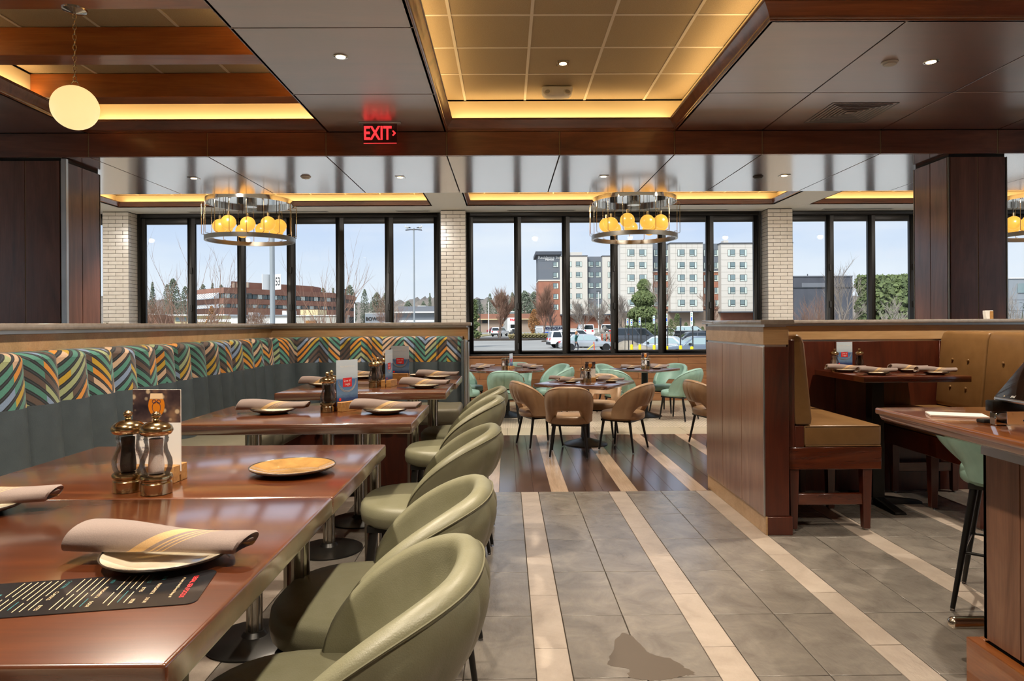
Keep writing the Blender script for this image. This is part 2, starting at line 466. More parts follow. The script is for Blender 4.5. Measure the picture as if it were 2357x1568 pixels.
# wet patch left on the tiles
wet = [(0.43, 2.97), (0.47, 3.08), (.50, 3.2), (.545, 3.27), (.585, 3.24), (.605, 3.16), (.62, 3.08), (.66, 3.04), (.71, 3.02), (.75, 2.97), (.755, 2.93), (.79, 2.90), (.785, 2.875), (.74, 2.868), (.70, 2.85), (.66, 2.84), (.60, 2.83), (.55, 2.84), (.50, 2.86), (.52, 2.92)]
random.seed(3)
wp = []
for i, p in enumerate(wet):
    q = wet[(i + 1) % len(wet)]
    for t in range(5):
        f = t / 5; wp.append((p[0] + (q[0] - p[0]) * f + random.uniform(-.007, .007) * (t > 0), p[1] + (q[1] - p[1]) * f + random.uniform(-.007, .007) * (t > 0)))
plain('wet_film', '574d43', .5)
tag(mk('water_stain', MB().prism(wp, .0001, .0007), 'wet_film'), 'dark damp stain across two slate floor tiles in the aisle', 'stain')

# ---------------- shell
def slab(name, *b, mat='wall_beige'):
    o = mk(name, MB().box(*b), mat); o['kind'] = 'structure'; return o
slab('wall_back', XL, YB - .2, 0, XR, YB, 3.46)
def daylight_side_wall(nm, x0, x1, lab):  # glazing out of view, added to let more daylight into the room
    w = struct(nm, lab)
    mk('upstand', MB().box(x0, YB - .2, 0, x1, 13.0, .885), 'wall_beige', w); mk('head', MB().box(x0, YB - .2, 3.5, x1, 13.0, 4.0), 'wall_beige', w)
    xm = (x0 + x1) / 2
    for k in range(13):
        y = YB + 1.25 * k
        mk('mullion', MB().box(xm - .05, y - .07, .885, xm + .05, y + .07, 3.5), 'black_frame', w)
        if k < 12: mk('pane', MB().box(xm - .006, y + .07, .885, xm + .006, y + 1.18, 3.5), 'pane_glass', w)
daylight_side_wall('wall_left', XL - .2, XL, 'far side wall with added tall black framed windows for daylight'); daylight_side_wall('wall_right', XR, XR + .2, 'side wall beyond the bar with added tall black framed windows for daylight')
slab('ceiling_deck', XL - .4, YB - .4, 4.02, XR + .4, 13.1, 4.2, mat='white_paint')  # unseen roof slab, put in to keep the sun out of the room

ceil = struct('ceiling', 'wood panelled ceiling with coffers lit from coves')
def offset(poly, o):
    """offset an axis-aligned CCW polygon; o > 0 inwards"""
    n = len(poly); res = []
    for i in range(n):
        p, q, r = poly[i - 1], poly[i], poly[(i + 1) % n]
        n1 = Vector((-(q[1] - p[1]), q[0] - p[0])).normalized(); n2 = Vector((-(r[1] - q[1]), r[0] - q[0])).normalized()
        s = n1 + n2 if abs(n1.dot(n2)) < .5 else n1
        res.append((q[0] + s.x * o, q[1] + s.y * o))
    return res
def ring_mesh(poly, prof, closed=True):
    mb = MB(); rings = [[(x, y, z) for x, y in offset(poly, o)] for o, z in prof]
    n = len(poly); m = len(prof)
    vs = [v for r in rings for v in r]
    fs = [(a * n + i, a * n + (i + 1) % n, ((a + 1) % m) * n + (i + 1) % n, ((a + 1) % m) * n + i) for a in range(m if closed else m - 1) for i in range(n)]
    return mb.add(vs, fs)
def crown_prof(z, h, w):
    q = [(0, 0), (0, .1), (.12, .14), (.12, .22), (.2, .28), (.42, .5), (.72, .72), (.9, .84), (.9, .9), (1, .92), (1, 1), (-.4, 1), (-.4, 0)]
    return [(a * w, z + b * h) for a, b in q]
def coffer(poly, z, h, w, back, ztop, led):
    par = ceil
    mk('crown_moulding', ring_mesh(poly, crown_prof(z, h, w)), 'cherry', par, sm=35)
    mk('cove_ledge', ring_mesh(poly, [(-.02, z + h - .02), (-.02, z + h - .03), (-back - .02, z + h - .03), (-back - .02, z + h - .02)]), 'cove_paint', par)
    mk('cove_wall', ring_mesh(poly, [(-back, z + h - .03), (-back, ztop), (-back - .02, ztop), (-back - .02, z + h - .03)]), 'cove_paint', par)
    for i in range(len(poly)):
        p, q = Vector(poly[i] + (0,)), Vector(poly[(i + 1) % len(poly)] + (0,))
        d = (q - p); ln = d.length; t = d / ln; nin = Vector((-t.y, t.x, 0)); c = (p + q) / 2 - nin * (back * .45)
        c.z = z + h - .012
        if led > 0 and ln > .5:
            ang = math.atan2(t.y, t.x)
            o = light('cove_light', 'AREA', c + Vector((0, 0, .012)), led * ln, (1, .70, .34), shape='RECTANGLE', size=ln - .1, size_y=.03)
            # emit upwards
            o.rotation_euler = Euler((PI, 0, ang))
            a, b = p + t * .05 - nin * back * .45, q - t * .05 - nin * back * .45
            mk('led_tape', MB().box(-ln / 2 + .05, -.006, -.004, ln / 2 - .05, .006, .003), 'led_strip', par, loc=(c.x, c.y, c.z), rot=(0, 0, ang))

Z1, Z2, Z3 = 3.46, 3.215, 3.57
XB = [-4.258, -3.047, -1.838, -.603, .556, 1.739, 2.644, 3.865, 5.08]
LC = [(-4.262, 1.2), (-1.83, 1.2), (-1.83, 7.0), (-4.262, 7.0)]
CC = [(-.600, -1.0), (6.2, -1.0), (6.2, 4.455), (1.738, 4.455), (1.738, 7.0), (-.600, 7.0)]
coffer(LC, Z1, .12, .062, .1, 3.80, 1.7)
coffer(CC, Z1, .12, .062, .1, 3.80, 1.4)
# soffit panels (each its own board with a recessed joint)
def panels(xs, ys, z, mat='cherry_soffit', g=.006, t=.02, nm='soffit_panel'):
    for i in range(len(xs) - 1):
        for j in range(len(ys) - 1):
            mk(nm, MB().box(xs[i] + g, ys[j] + g, z, xs[i + 1] - g, ys[j + 1] - g, z + t), mat, ceil, .002, 1)
    mk('soffit_backing', MB().box(xs[0], ys[0], z + t - .002, xs[-1], ys[-1], z + t + .03), 'joint_dark', ceil)
YS = [-3.2, -1.9, -.6, .62, 1.9, 3.2, 4.545, 5.86, 7.0]
panels([-1.83, -.600], YS, Z1)
panels([-11.5, -10.3, -9.1, -7.9, -6.68, -5.47, -4.262], YS, Z1)
panels([1.738, 2.644, 3.865, 5.08, 6.3, 7.5, 8.7, 9.9, 11.5], [4.455, 5.86, 7.0], Z1)
panels([6.2, 7.5, 8.7, 9.9, 11.5], YS[:6] + [4.455], Z1)
panels([-4.262, -3.047, -1.83], [-3.2, -1.9, -.6, 1.2], Z1)
panels([-.600, .556, 1.738, 3.3, 4.8, 6.2], [-3.2, -1.9, -1.0], Z1)
panels([-11.5, -9.1, -7.9, -6.68, -5.47] + XB + [6.3, 7.5, 8.7, 9.9, 11.5], [7.03, 9.0], Z2, 'cherry_soffit_low')
# acoustic tile ceilings over the two coffers
def acoustic(x0, x1, y0, y1, xs, ys, z, skip=None):
    src = None
    bx = [x0] + xs + [x1]; by = [y0] + ys + [y1]
    for i in range(len(bx) - 1):
        for j in range(len(by) - 1):
            if skip and skip((bx[i] + bx[i + 1]) / 2, (by[j] + by[j + 1]) / 2): continue
            w, d = bx[i + 1] - bx[i], by[j + 1] - by[j]
            if src is None: src = o = mk('ceiling_tile', MB().box(-.5, -.5, .004, .5, .5, .02), 'acoustic')
            else: o = inst(src)
            o.parent = ceil; o.location = ((bx[i] + bx[i + 1]) / 2, (by[j] + by[j + 1]) / 2, z); o.scale = (w - .02, d - .02, 1)
    for xx in xs: mk('ceiling_grid_bar', MB().box(xx - .012, y0, z - .001, xx + .012, y1, z + .03), 'tbar', ceil)
    for yy in ys: mk('ceiling_grid_bar', MB().box(x0, yy - .012, z, x1, yy + .012, z + .03), 'tbar', ceil)
acoustic(-.7, 6.3, -1.1, 7.1, [-.416 + .62 * k for k in range(11)], [-.35 + .61 * k for k in range(12)], 3.81, lambda x, y: x > 1.85 and y > 4.6)
acoustic(-4.36, -1.73, 1.1, 7.1, [-3.76, -3.15, -2.54, -1.93], [1.73 + .61 * k for k in range(9)], 3.81)
for yy in (1.4, 2.4, 3.38, 4.35, 5.32, 6.30):
    mk('coffer_beam', MB().box(-4.36, yy, 3.59, -1.73, yy + .2, 3.81), 'cherry_beam', ceil, .004, 1)
mk('air_panel', MB().box(-3.15, 5.78, 3.79, -2.35, 6.02, 3.808), 'tbar', ceil, .004, 1)

# dropped wood beam across the room
beam = struct('trim_1', 'cherry wood beam across the room')
bxs = [-11.5, -9.1, -7.9, -6.68, -5.47] + XB + [6.3, 7.5, 8.7, 9.9, 11.5]
for a, b in zip(bxs[:-1], bxs[1:]):
    mk('panel', MB().box(a + .007, 7.0, Z2, b - .007, 7.025, Z1 - .004), 'cherry', beam, .002, 1)
    mk('joint_strip', MB().box(b - .0045, 7.003, Z2 + .001, b + .0045, 7.02, Z1 - .004), 'bronze_line', beam)
mk('backing', MB().box(-11.5, 7.02, Z2 + .025, 11.5, 7.10, 3.50).box(-11.5, 7.125, 3.24, 11.5, 7.16, 3.95), 'joint_dark', beam)
mk('end_face', MB().box(-11.5, 8.98, Z2 + .005, 11.5, 9.0, 3.95), 'white_paint', beam)

# white window-zone ceiling with three coffers
WC = [[(-6.80, 9.5), (-1.32, 9.5), (-1.32, 12.04), (-6.80, 12.04)], [(-.675, 9.5), (4.73, 9.5), (4.73, 12.04), (-.675, 12.04)], [(5.39, 9.5), (10.6, 9.5), (10.6, 12.04), (5.39, 12.04)]]
mb = MB()
for a, b, c, d in ((-11.5, 9.0, 11.5, 9.5), (-11.5, 12.04, 11.5, 13.0), (-11.5, 9.5, -6.8, 12.04), (-1.32, 9.5, -.675, 12.04), (4.73, 9.5, 5.39, 12.04), (10.6, 9.5, 11.5, 12.04)):
    mb.box(a, b, Z3, c, d, Z3 + .02)
mk('white_soffit', mb, 'white_paint', ceil)
for p in WC:
    coffer(p, Z3, .09, .055, .1, 3.80, 1.1)
    acoustic(p[0][0] - .1, p[1][0] + .1, 9.4, 12.14, [p[0][0] + .3 + .61 * k for k in range(9) if p[0][0] + .3 + .61 * k < p[1][0]], [10.0, 10.61, 11.22, 11.83], 3.80)
plain('grille', 'b9bab4', .5)
for a, b in ((-5.82, -3.26), (-2.02, -1.40), (-3.9, -2.05), (.02, 1.29), (2.4, 4.09), (5.85, 7.15)):
    if (a, b) == (-3.9, -2.05): continue
    g = mk('slot_grille', MB().box(a, 12.50, Z3 - .006, b, 12.60, Z3 + .001), 'grille', ceil, .002, 1)
    for k in range(2): mk('slot', MB().box(a + .03, 12.525 + .03 * k, Z3 - .0075, b - .03, 12.537 + .03 * k, Z3 - .005), 'joint_dark', g)

# ---------------- columns clad in cherry panels
def column(nm, x0, x1, y0, y1):
    c = struct(nm, 'square column clad in dark cherry panels'); w = (x1 - x0); t = .018
    mk('core', MB().box(x0 + t, y0 + t, 0, x1 - t, y1 - t, Z2), 'joint_dark', c)
    n = 2
    for k in range(n):
        a, b = x0 + .02 + (w - .04) * k / n, x0 + .02 + (w - .04) * (k + 1) / n
        mk('panel', MB().box(a + .004, y0, 0, b - .004, y0 + t, Z2 - .03), 'cherry_v', c, .0015, 1)
        mk('panel', MB().box(a + .004, y1 - t, 0, b - .004, y1, Z2 - .03), 'cherry_v', c, .0015, 1)
        d0, d1 = y0 + .02 + (y1 - y0 - .04) * k / n, y0 + .02 + (y1 - y0 - .04) * (k + 1) / n
        for xx in (x0, x1 - t):
            mk('panel', MB().box(xx, d0 + .004, 0, xx + t, d1 - .004, Z2 - .03), 'cherry_v', c, .0015, 1)
    for xx in (x0, x1 - .014):
        for yy in (y0, y1 - .014):
            mk('corner_trim', MB().box(xx, yy, 0, xx + .014, yy + .014, Z2 - .03), 'alu_dark', c, .002, 1)
    mk('panel_seam', MB().box((x0 + x1) / 2 - .003, y0 + .004, 0, (x0 + x1) / 2 + .003, y0 + .012, Z2 - .03), 'bronze_line', c)
    return c
column('trim_2', -5.30, -4.548, 7.03, 7.70)
column('trim_3', 4.582, 5.199, 7.03, 7.64)
# bright aluminium corner on the left column
mk('corner_strip', MB().box(-4.552, 7.022, 0, -4.50, 7.06, Z2 - .01), 'alu', bpy.data.objects['trim_2'], .002, 1)

# ---------------- window wall
WY = 12.80
ww = struct('wall_front', 'window wall with wainscot boards and glazed brick piers')
mk('upstand', MB().box(XL, 12.62, 0, XR, 12.95, .86), 'mortar', ww)
mk('outer_head', MB().box(XL, 12.95, Z3 - .05, XR, 13.1, 4.2), 'white_paint', ww)
for zi in range(6):
    z0 = .045 + .1365 * zi; x = XL + random.uniform(0, 1)
    xs = [XL]
    while x < XR: xs.append(x); x += random.uniform(1.3, 2.6)
    xs.append(XR)
    for a, b in zip(xs[:-1], xs[1:]):
        if b < -1 or a > 6: continue
        mk('board', MB().box(a + .001, 12.60, z0 + .0015, b - .001, 12.62, z0 + .135), 'wainscot_wood', ww, .002, 1)
mk('baseboard', MB().box(XL, 12.585, 0, XR, 12.62, .045), 'tile_border', ww)
mk('sill', MB().box(XL, 12.57, .862, XR, 12.86, .885), 'wainscot_wood', ww, .003, 1)

def brick_pier(nm, x0, x1, y0, y1):
    p = struct(nm)
    core = mk('mortar_core', MB().box(x0 + .008, y0 + .008, 0, x1 - .008, y1, Z3), 'mortar', p)
    hgt = .0685; nrow = 52; j = .0055
    w = x1 - x0; L1 = (w - .0) / 2; d = y1 - y0
    key = {}
    def put(kind, size, loc):
        if kind not in key:
            key[kind] = o = mk('brick', MB().box(-size[0] / 2, -size[1] / 2, 0, size[0] / 2, size[1] / 2, hgt - j), 'brick_glaze', None, .002, 1)
        else: o = inst(key[kind])
        o.parent = p; o.location = loc
    for r in range(nrow):
        z = r * hgt
        if z < .9 and True:
            if z < .0: continue
        t = .014
        if r % 2:
            for k in range(2): put('f', (L1 - j, t), (x0 + L1 * (k + .5), y0 + t / 2, z))
            s = [(d * .28, d * .14), (d * .72, d * .64)]
        else:
            q = w * .22
            put('q', (q - j, t), (x0 + q / 2, y0 + t / 2, z)); put('f2', (w - 2 * q - j, t), (x0 + w / 2, y0 + t / 2, z)); put('q', (q - j, t), (x1 - q / 2, y0 + t / 2, z))
            s = [(d * .62, d * .31), (d * .38, d * .81)]
        for ln, yc in s:
            for side, xx in (('a', x0 + t / 2), ('b', x1 - t / 2)):
                put(('s%.3f' % ln), (t, ln - j), (xx, y0 + yc, z))
    return p
for nm_, xs_, lab in (('trim_4', (-7.346, -6.874), 'glazed cream brick pier beside the potted bamboo'), ('trim_5', (-1.192, -.74), 'glazed cream brick pier behind the end of the chevron banquette'), ('trim_6', (4.803, 5.259), 'glazed cream brick pier between hotel view and shrub view')):
    o = brick_pier(nm_, xs_[0], xs_[1], 12.48, 12.86); o['label'] = lab

def window(nm, edges, lab):
    """edges: x pairs of glass openings"""
    w = struct(nm, lab)
    x0, x1 = edges[0][0] - .13, edges[-1][1] + .13
    zb, zt = .885, Z3
    mb = MB().box(x0, WY - .04, zb, x0 + .06, WY + .1, zt).box(x1 - .06, WY - .04, zb, x1, WY + .1, zt).box(x0 + .06, WY - .04, zt - .075, x1 - .06, WY + .1, zt).box(x0 + .06, WY - .04, zb, x1 - .06, WY + .1, zb + .03)
    mk('frame', mb, 'black_frame', w, .003, 1)
    gb, gt = .98, 3.378
    for i, (a, b) in enumerate(edges):
        l = (a + edges[i - 1][1]) / 2 if i else a - .068; r = (b + edges[i + 1][0]) / 2 if i < len(edges) - 1 else b + .068
        s = mk('sash', MB().box(l, WY, zb + .032, a, WY + .06, zt - .078).box(b, WY, zb + .032, r, WY + .06, zt - .078).box(a, WY, zb + .032, b, WY + .06, gb).box(a, WY, gt, b, WY + .06, zt - .078), 'black_frame', w, .003, 1)
        mk('pane', MB().box(a - .01, WY + .025, gb - .01, b + .01, WY + .037, gt + .01), 'pane_glass', s)
        if i % 2 == 0:
            for zz in (1.0, 1.75, 2.45):
                mk('hinge', MB().box(r - .018, WY - .022, zz, r + .018, WY, zz + .12), 'black_rough', s, .004, 1)
    return w
window('window_1', [(-6.735, -5.954), (-5.808, -5.028), (-4.883, -4.105), (-3.954, -3.189), (-3.042, -2.271), (-2.117, -1.353)], 'black framed folding window overlooking the brick office')
window('window_2', [(-.62, .15), (.284, 1.05), (1.197, 1.961), (2.095, 2.855), (3.002, 3.761), (3.902, 4.656)], 'black framed folding window overlooking the hotel')
window('window_3', [(5.394, 6.026), (6.17, 6.814), (6.954, 7.60), (7.75, 8.4), (8.55, 9.2), (9.35, 10.0), (10.15, 10.9)], 'black framed folding window overlooking the shrubs')
window('window_4', [(-11.0, -10.2), (-10.05, -9.25), (-9.1, -8.3), (-8.15, -7.48)], 'black framed folding window beyond the left pier')

# ---------------- low walls with stone caps
def low_wall(nm, poly, lab):
    """closed outline (CCW) of a partition, layered like the photo"""
    w = struct(nm, lab)
    mk('stone_cap', MB().prism(offset(poly, -.03), 1.470, 1.502), 'stone_cap', w, .004, 2)
    mk('trim_band', MB().prism(offset(poly, .012), 1.452, 1.470), 'alu', w)
    mk('maple_band', MB().prism(poly, 1.328, 1.452), 'maple', w, .002, 1)
    mk('trim_band', MB().prism(offset(poly, .012), 1.312, 1.328), 'alu', w)
    return w
# banquette partition: along the left and across the back
bw = low_wall('wall_banquette', [(-2.25, -1.5), (-2.25, 6.55), (-.372, 6.55), (-.372, 6.72), (-2.42, 6.72), (-2.42, -1.5)][::1], 'low partition with grey stone cap behind the banquette')
mk('core', MB().prism(offset([(-2.25, -1.5), (-2.25, 6.55), (-.372, 6.55), (-.372, 6.72), (-2.42, 6.72), (-2.42, -1.5)], .004), 0, 1.312), 'mahogany_v', bw)
mk('end_strip', MB().box(-.388, 6.545, 0, -.368, 6.725, 1.312), 'alu', bw, .002, 1)
mk('end_strip', MB().box(-.376, 6.56, 1.33, -.366, 6.71, 1.45), 'alu', bw, .002, 1)
# booth partition
bp_poly = [(1.792, 4.75), (1.968, 4.75), (1.968, 6.0), (7.5, 6.0), (7.5, 6.12), (1.792, 6.12)]
pw = low_wall('wall_booth', bp_poly, 'low L shaped partition with stone cap around the booth')
mk('core', MB().prism(offset(bp_poly, .02), .0, 1.312), 'joint_dark', pw)
for k in range(3):
    a, b = 4.75 + (6.12 - 4.75) * k / 3, 4.75 + (6.12 - 4.75) * (k + 1) / 3
    mk('panel', MB().box(1.792, a + .004, .13, 1.812, b - .004, 1.312), 'walnut_panel', pw, .0015, 1)
    if k: mk('seam_strip', MB().box(1.797, a - .003, .13, 1.805, a + .003, 1.312), 'alu_dark', pw)
mk('end_panel', MB().box(1.798, 4.752, .13, 1.968, 4.772, 1.312), 'mahogany_v', pw, .0015, 1)
mk('corner_strip', MB().box(1.789, 4.747, .13, 1.799, 4.757, 1.312), 'alu', pw, .001, 1)
mk('base', MB().box(1.812, 4.735, 0, 1.985, 6.12, .128), 'mahogany_v', pw, .003, 1)
mk('base_face', MB().box(1.800, 4.74, 0, 1.813, 6.12, .128), 'maple', pw, .002, 1)
for k in range(6):
    a = 1.97 + .92 * k
    mk('panel', MB().box(a + .003, 5.985, 0, a + .917, 6.02, 1.312), 'mahogany_v', pw, .0015, 1)
mk('back_panel', MB().box(1.80, 6.10, .13, 7.5, 6.122, 1.312), 'walnut_panel', pw)
# ================================================================ SEATING
def smooth01(t): t = max(0., min(1., t)); return t * t * (3 - 2 * t)
def rounded_pad(w, d, z0, z1, r=.045, p=3.0, n=40, crown=.012):
    """soft cushion with superellipse outline"""
    mb = MB(); rows = []
    prof = [(0.82, z0), (.94, z0 + .004), (.985, z0 + r * .35), (1., z0 + r), (1., z1 - r), (.985, z1 - r * .4), (.93, z1 - .004), (.80, z1), (.5, z1 + crown * .7), (.02, z1 + crown)]
    for s_, z in prof:
        for k in range(n):
            a = 2 * PI * k / n; c, s = math.cos(a), math.sin(a)
            rr = (abs(c) ** p + abs(s) ** p) ** (-1 / p)
            rows.append((c * rr * w / 2 * s_, s * rr * d / 2 * s_, z))
    m = len(prof)
    fs = [(j * n + k, j * n + (k + 1) % n, (j + 1) * n + (k + 1) % n, (j + 1) * n + k) for j in range(m - 1) for k in range(n)]
    fs.append(tuple(range(n))[::-1]); fs.append(tuple((m - 1) * n + k for k in range(n)))
    return mb.add(rows, fs)
def barrel_back(seat, top, hw=.262, hd=.255, th=.056, amax=94, ridges=True):
    """curved padded shell; faces +Y, opening above the seat at the back. returns (mesh, rim path)"""
    mb = MB(); na = 93; nz = 9; rim = []; rc = th / 2
    def hts(a):
        t = abs(a) / amax
        ht = seat - .02 + (top - rc - seat + .02) * max(0., math.cos(PI / 2 * t ** 1.5)) ** .72
        hb = seat - .08 + .145 * (1 - smooth01((abs(a) - 26) / 24.))
        return hb, max(ht, hb + .02)
    def pos(a, z, off):
        u = (z - seat) / (top - seat)
        lean = (.105 * math.sin(PI * .60 * max(0, min(1, u)))) * smooth01(1 - (abs(a) - 25) / 90)
        ar = R(a); p = 2.35; c, s = math.sin(ar), -math.cos(ar)
        rr = (abs(c) ** p + abs(s) ** p) ** (-1 / p)
        k = 1 + .07 * math.sin(PI * .7 * max(0, min(1, u)))
        return (c * rr * (hw * k - off), s * rr * (hd - off) - lean, z)
    sec = []
    for i in range(na):
        a = -amax + 2 * amax * i / (na - 1); hb, ht = hts(a); ring = []
        rg = .013 * abs(math.sin(PI * (a + 60) / 20.)) ** .32 if ridges and abs(a) < 60 else 0
        for j in range(nz):
            z = hb + (ht - hb) * j / (nz - 1)
            ring.append(pos(a, z, -rg * smooth01(min(j, nz - 1 - j) / 1.5)))
        for k in range(1, 6):
            b = PI * k / 6; ring.append(pos(a, ht + rc * math.sin(b), rc - rc * math.cos(b)))
        for j in range(nz - 1, -1, -1):
            z = hb + (ht - hb) * j / (nz - 1); ring.append(pos(a, z, th))
        ring.append(pos(a, hb - .012, th * .5))
        sec.append(ring); rim.append(pos(a, ht + rc * .35, -.0005))
    m = len(sec[0]); vs = [v for r in sec for v in r]
    fs = [(i * m + j, i * m + (j + 1) % m, (i + 1) * m + (j + 1) % m, (i + 1) * m + j) for i in range(na - 1) for j in range(m)]
    fs.append(tuple(range(m))); fs.append(tuple((na - 1) * m + j for j in range(m))[::-1])
    return mb.add(vs, fs), rim
def make_chair(name, label, vin, seat, top, stool, group):
    t = thing(name, label, 'stool' if stool else 'chair', group=group)
    mk('seat', rounded_pad(.50, .49, seat - .105, seat - .012, p=2.5), vin, t, sm=60)
    sh, rim = barrel_back(seat, top)
    b = mk('backrest', sh, vin, t, sm=50)
    mk('piping', MB().tube(rim, .0022, 5), 'stitch' if stool else vin, b, sm=60)
    zl = seat - .105
    mk('seat_plate', MB().box(-.19, -.19, zl - .018, .19, .19, zl + .006), 'black_metal', t)
    for sx_ in (-1, 1):
        for sy in (-1, 1):
            k = 1.25 if not stool else 1.42
            p0 = (sx_ * .165, sy * .165, zl - .01); p1 = (sx_ * .165 * k, sy * (.165 * k + (.02 if sy < 0 else 0)), .012)
            lg = mk('leg', MB().cone(p0, p1, .0195 if stool else .017, .0115, 12), 'black_metal', t, sm=50)
            mk('glide', MB().cone((p1[0], p1[1], 0), (p1[0], p1[1], .014), .012, .009, 10), 'acrylic', lg, sm=50)
    if stool:
        zz = .30; q = .165 * (1.42 - .42 * (zz / zl))
        for a, c in (((-q, q), (q, q)), ((-q, -q - .012), (q, -q - .012)), ((-q, -q - .012), (-q, q)), ((q, -q - .012), (q, q))):
            mk('foot_rail', MB().cone(a + (zz,), c + (zz,), .008, .008, 8), 'chrome' if a[1] == c[1] and a[1] < 0 else 'black_metal', t, sm=50)
    return t
stool0 = make_chair('bar_stool', 'x', 'vinyl_olive', .76, 1.045, True, 'olive bar stools along the banquette tables')
spots = [(-.405, 1.335, 'olive barrel back bar stool at the table with the black printed menu'),
         (-.40, 1.915, 'olive barrel back bar stool by the empty brown plate'),
         (-.385, 2.975, 'olive barrel back bar stool at the lone bar table mid banquette'),
         (-.375, 4.17, 'olive barrel back bar stool second nearest the chevron corner end'),
         (-.36, 4.80, 'olive barrel back bar stool beside the open end of the banquette')]
for i, (x_, y_, lab) in enumerate(spots):
    o = stool0 if i == 0 else dup(stool0, (0, 0, 0))
    o.location = (x_, y_, 0); o.rotation_euler = (0, 0, R(90)); o['label'] = lab
mintstool = make_chair('bar_stool', 'mint green barrel back bar stool at the oak bar counter', 'vinyl_mint', .75, 1.0, True, 'bar counter stools')
mintstool.location = (2.625, 3.50, 0); mintstool.rotation_euler = (0, 0, R(-130))

tan0 = make_chair('dining_chair', 'x', 'vinyl_tan', .47, .80, False, 'tan chairs around the square table')
tc_ = (.965, 8.40)
tans = [((.70, 7.72), -7, 'tan barrel back chair with its back to the aisle at the square table'),
        ((1.36, 8.02), 55, 'tan barrel back chair at the square table on the side of the booth partition'),
        ((.40, 8.33), -68, 'tan barrel back chair at the square table on the side of the chevron banquette'),
        ((1.22, 8.98), 163, 'tan barrel back chair at the square table on the window side'),
        ((2.52, 8.28), -75, 'tan barrel back chair half hidden behind the booth partition')]
for i, ((x_, y_), rz, lab) in enumerate(tans):
    o = tan0 if i == 0 else dup(tan0, (0, 0, 0))
    o.location = (x_, y_, 0); o.rotation_euler = (0, 0, R(rz)); o['label'] = lab
mint0 = make_chair('dining_chair', 'x', 'vinyl_mint', .47, .80, False, 'mint chairs in the window zone')
mints = [((-.02, 10.30), -3, 'mint barrel back chair with its back to the aisle at the round table'),
         ((-.68, 10.62), -58, 'mint barrel back chair at the round table nearest the banquette end'),
         ((-.66, 11.45), -122, 'mint barrel back chair at the round table facing the banquette side brick pier'),
         ((.16, 11.90), 172, 'mint barrel back chair at the round table backing onto the window boards'),
         ((.70, 11.52), 118, 'mint barrel back chair at the round table, window side, towards the square table'),
         ((.70, 10.82), 74, 'mint barrel back chair at the round table just behind the tan chairs'),
         ((2.62, 10.42), 47, 'mint barrel back chair with ribbed back showing at the square window table'),
         ((1.76, 10.43), -46, 'mint barrel back chair at the square window table just behind the tan set'),
         ((1.80, 11.33), -135, 'mint barrel back chair at the square window table, window side near the round table'),
         ((2.66, 11.32), 134, 'mint barrel back chair at the square window table, window side near the partition')]
for i, ((x_, y_), rz, lab) in enumerate(mints):
    o = mint0 if i == 0 else dup(mint0, (0, 0, 0))
    o.location = (x_, y_, 0); o.rotation_euler = (0, 0, R(rz)); o['label'] = lab

# ---------------------------------------------------------------- banquette
bq = thing('banquette', 'corner bar height banquette with chevron band and slate channel back', 'banquette', (-2.2, 6.4, 0))
BL = Vector((-2.2, 6.4, 0))
def run_path():
    """back cushion centre line: left run (towards far) -> rounded corner -> far run; returns list of (pos, normal) by arc length"""
    pts = []
    r = .42; xl, yf = -2.125, 6.415
    y = -1.4
    while y < yf - r: pts.append((Vector((xl, y)), Vector((1, 0)))); y += .02
    for k in range(36):
        a = PI - (PI / 2) * k / 35
        c = Vector((xl + r, yf - r)); pts.append((c + Vector((math.cos(a), math.sin(a))) * r, Vector((-math.cos(a), -math.sin(a)))))
    x = xl + r
    while x < -.415: pts.append((Vector((x, yf)), Vector((0, -1)))); x += .02
    pts.append((Vector((-.415, yf)), Vector((0, -1))))
    s = [0.]
    for a, b in zip(pts[:-1], pts[1:]): s.append(s[-1] + (b[0] - a[0]).length)
    return pts, s
RP, RS = run_path()
def at_s(s):
    import bisect
    i = max(1, min(len(RS) - 1, bisect.bisect(RS, s))); f = (s - RS[i - 1]) / max(1e-9, RS[i] - RS[i - 1])
    p = RP[i - 1][0].lerp(RP[i][0], f); n = RP[i - 1][1].lerp(RP[i][1], f).normalized(); return p, n
total = RS[-1]; CW = .2235
nch = int(total / CW); off0 = total - nch * CW
def channel(s0, s1, z0, z1, lean0, lean1, topround):
    mb = MB(); uvs = []; nu = 11; zs = [z0 + (z1 - z0) * j / 7 for j in range(8)]
    cols = []
    prof = []
    for z in zs: prof.append((z, 0))
    if topround:
        prof[-1] = (z1 - .035, 0)
        for k in range(1, 6):
            a = PI / 2 * k / 5; prof.append((z1 - .035 + .035 * math.sin(a), .05 * (1 - math.cos(a))))
        prof.append((z1, .12))
    m = len(prof)
    for i in range(nu):
        t = i / (nu - 1); s = s0 + (s1 - s0) * t; p, n = at_s(s)
        puff = .055 * (1 - abs(2 * t - 1) ** 2.3)
        vlen = 0; pz = None
        for z, back in prof:
            ln = lean0 + (lean1 - lean0) * (z - z0) / (z1 - z0)
            q = p + n * (puff * (1 - back * 4) - ln - back)
            mb.v.append((q.x - BL.x, q.y - BL.y, z))
            if pz: vlen += math.hypot(z - pz[0], back - pz[1])
            pz = (z, back); uvs.append((s, z0 + vlen))
    for i in range(nu - 1):
        for j in range(m - 1): mb.f.append((i * m + j, (i + 1) * m + j, (i + 1) * m + j + 1, i * m + j + 1))
    return mb, uvs
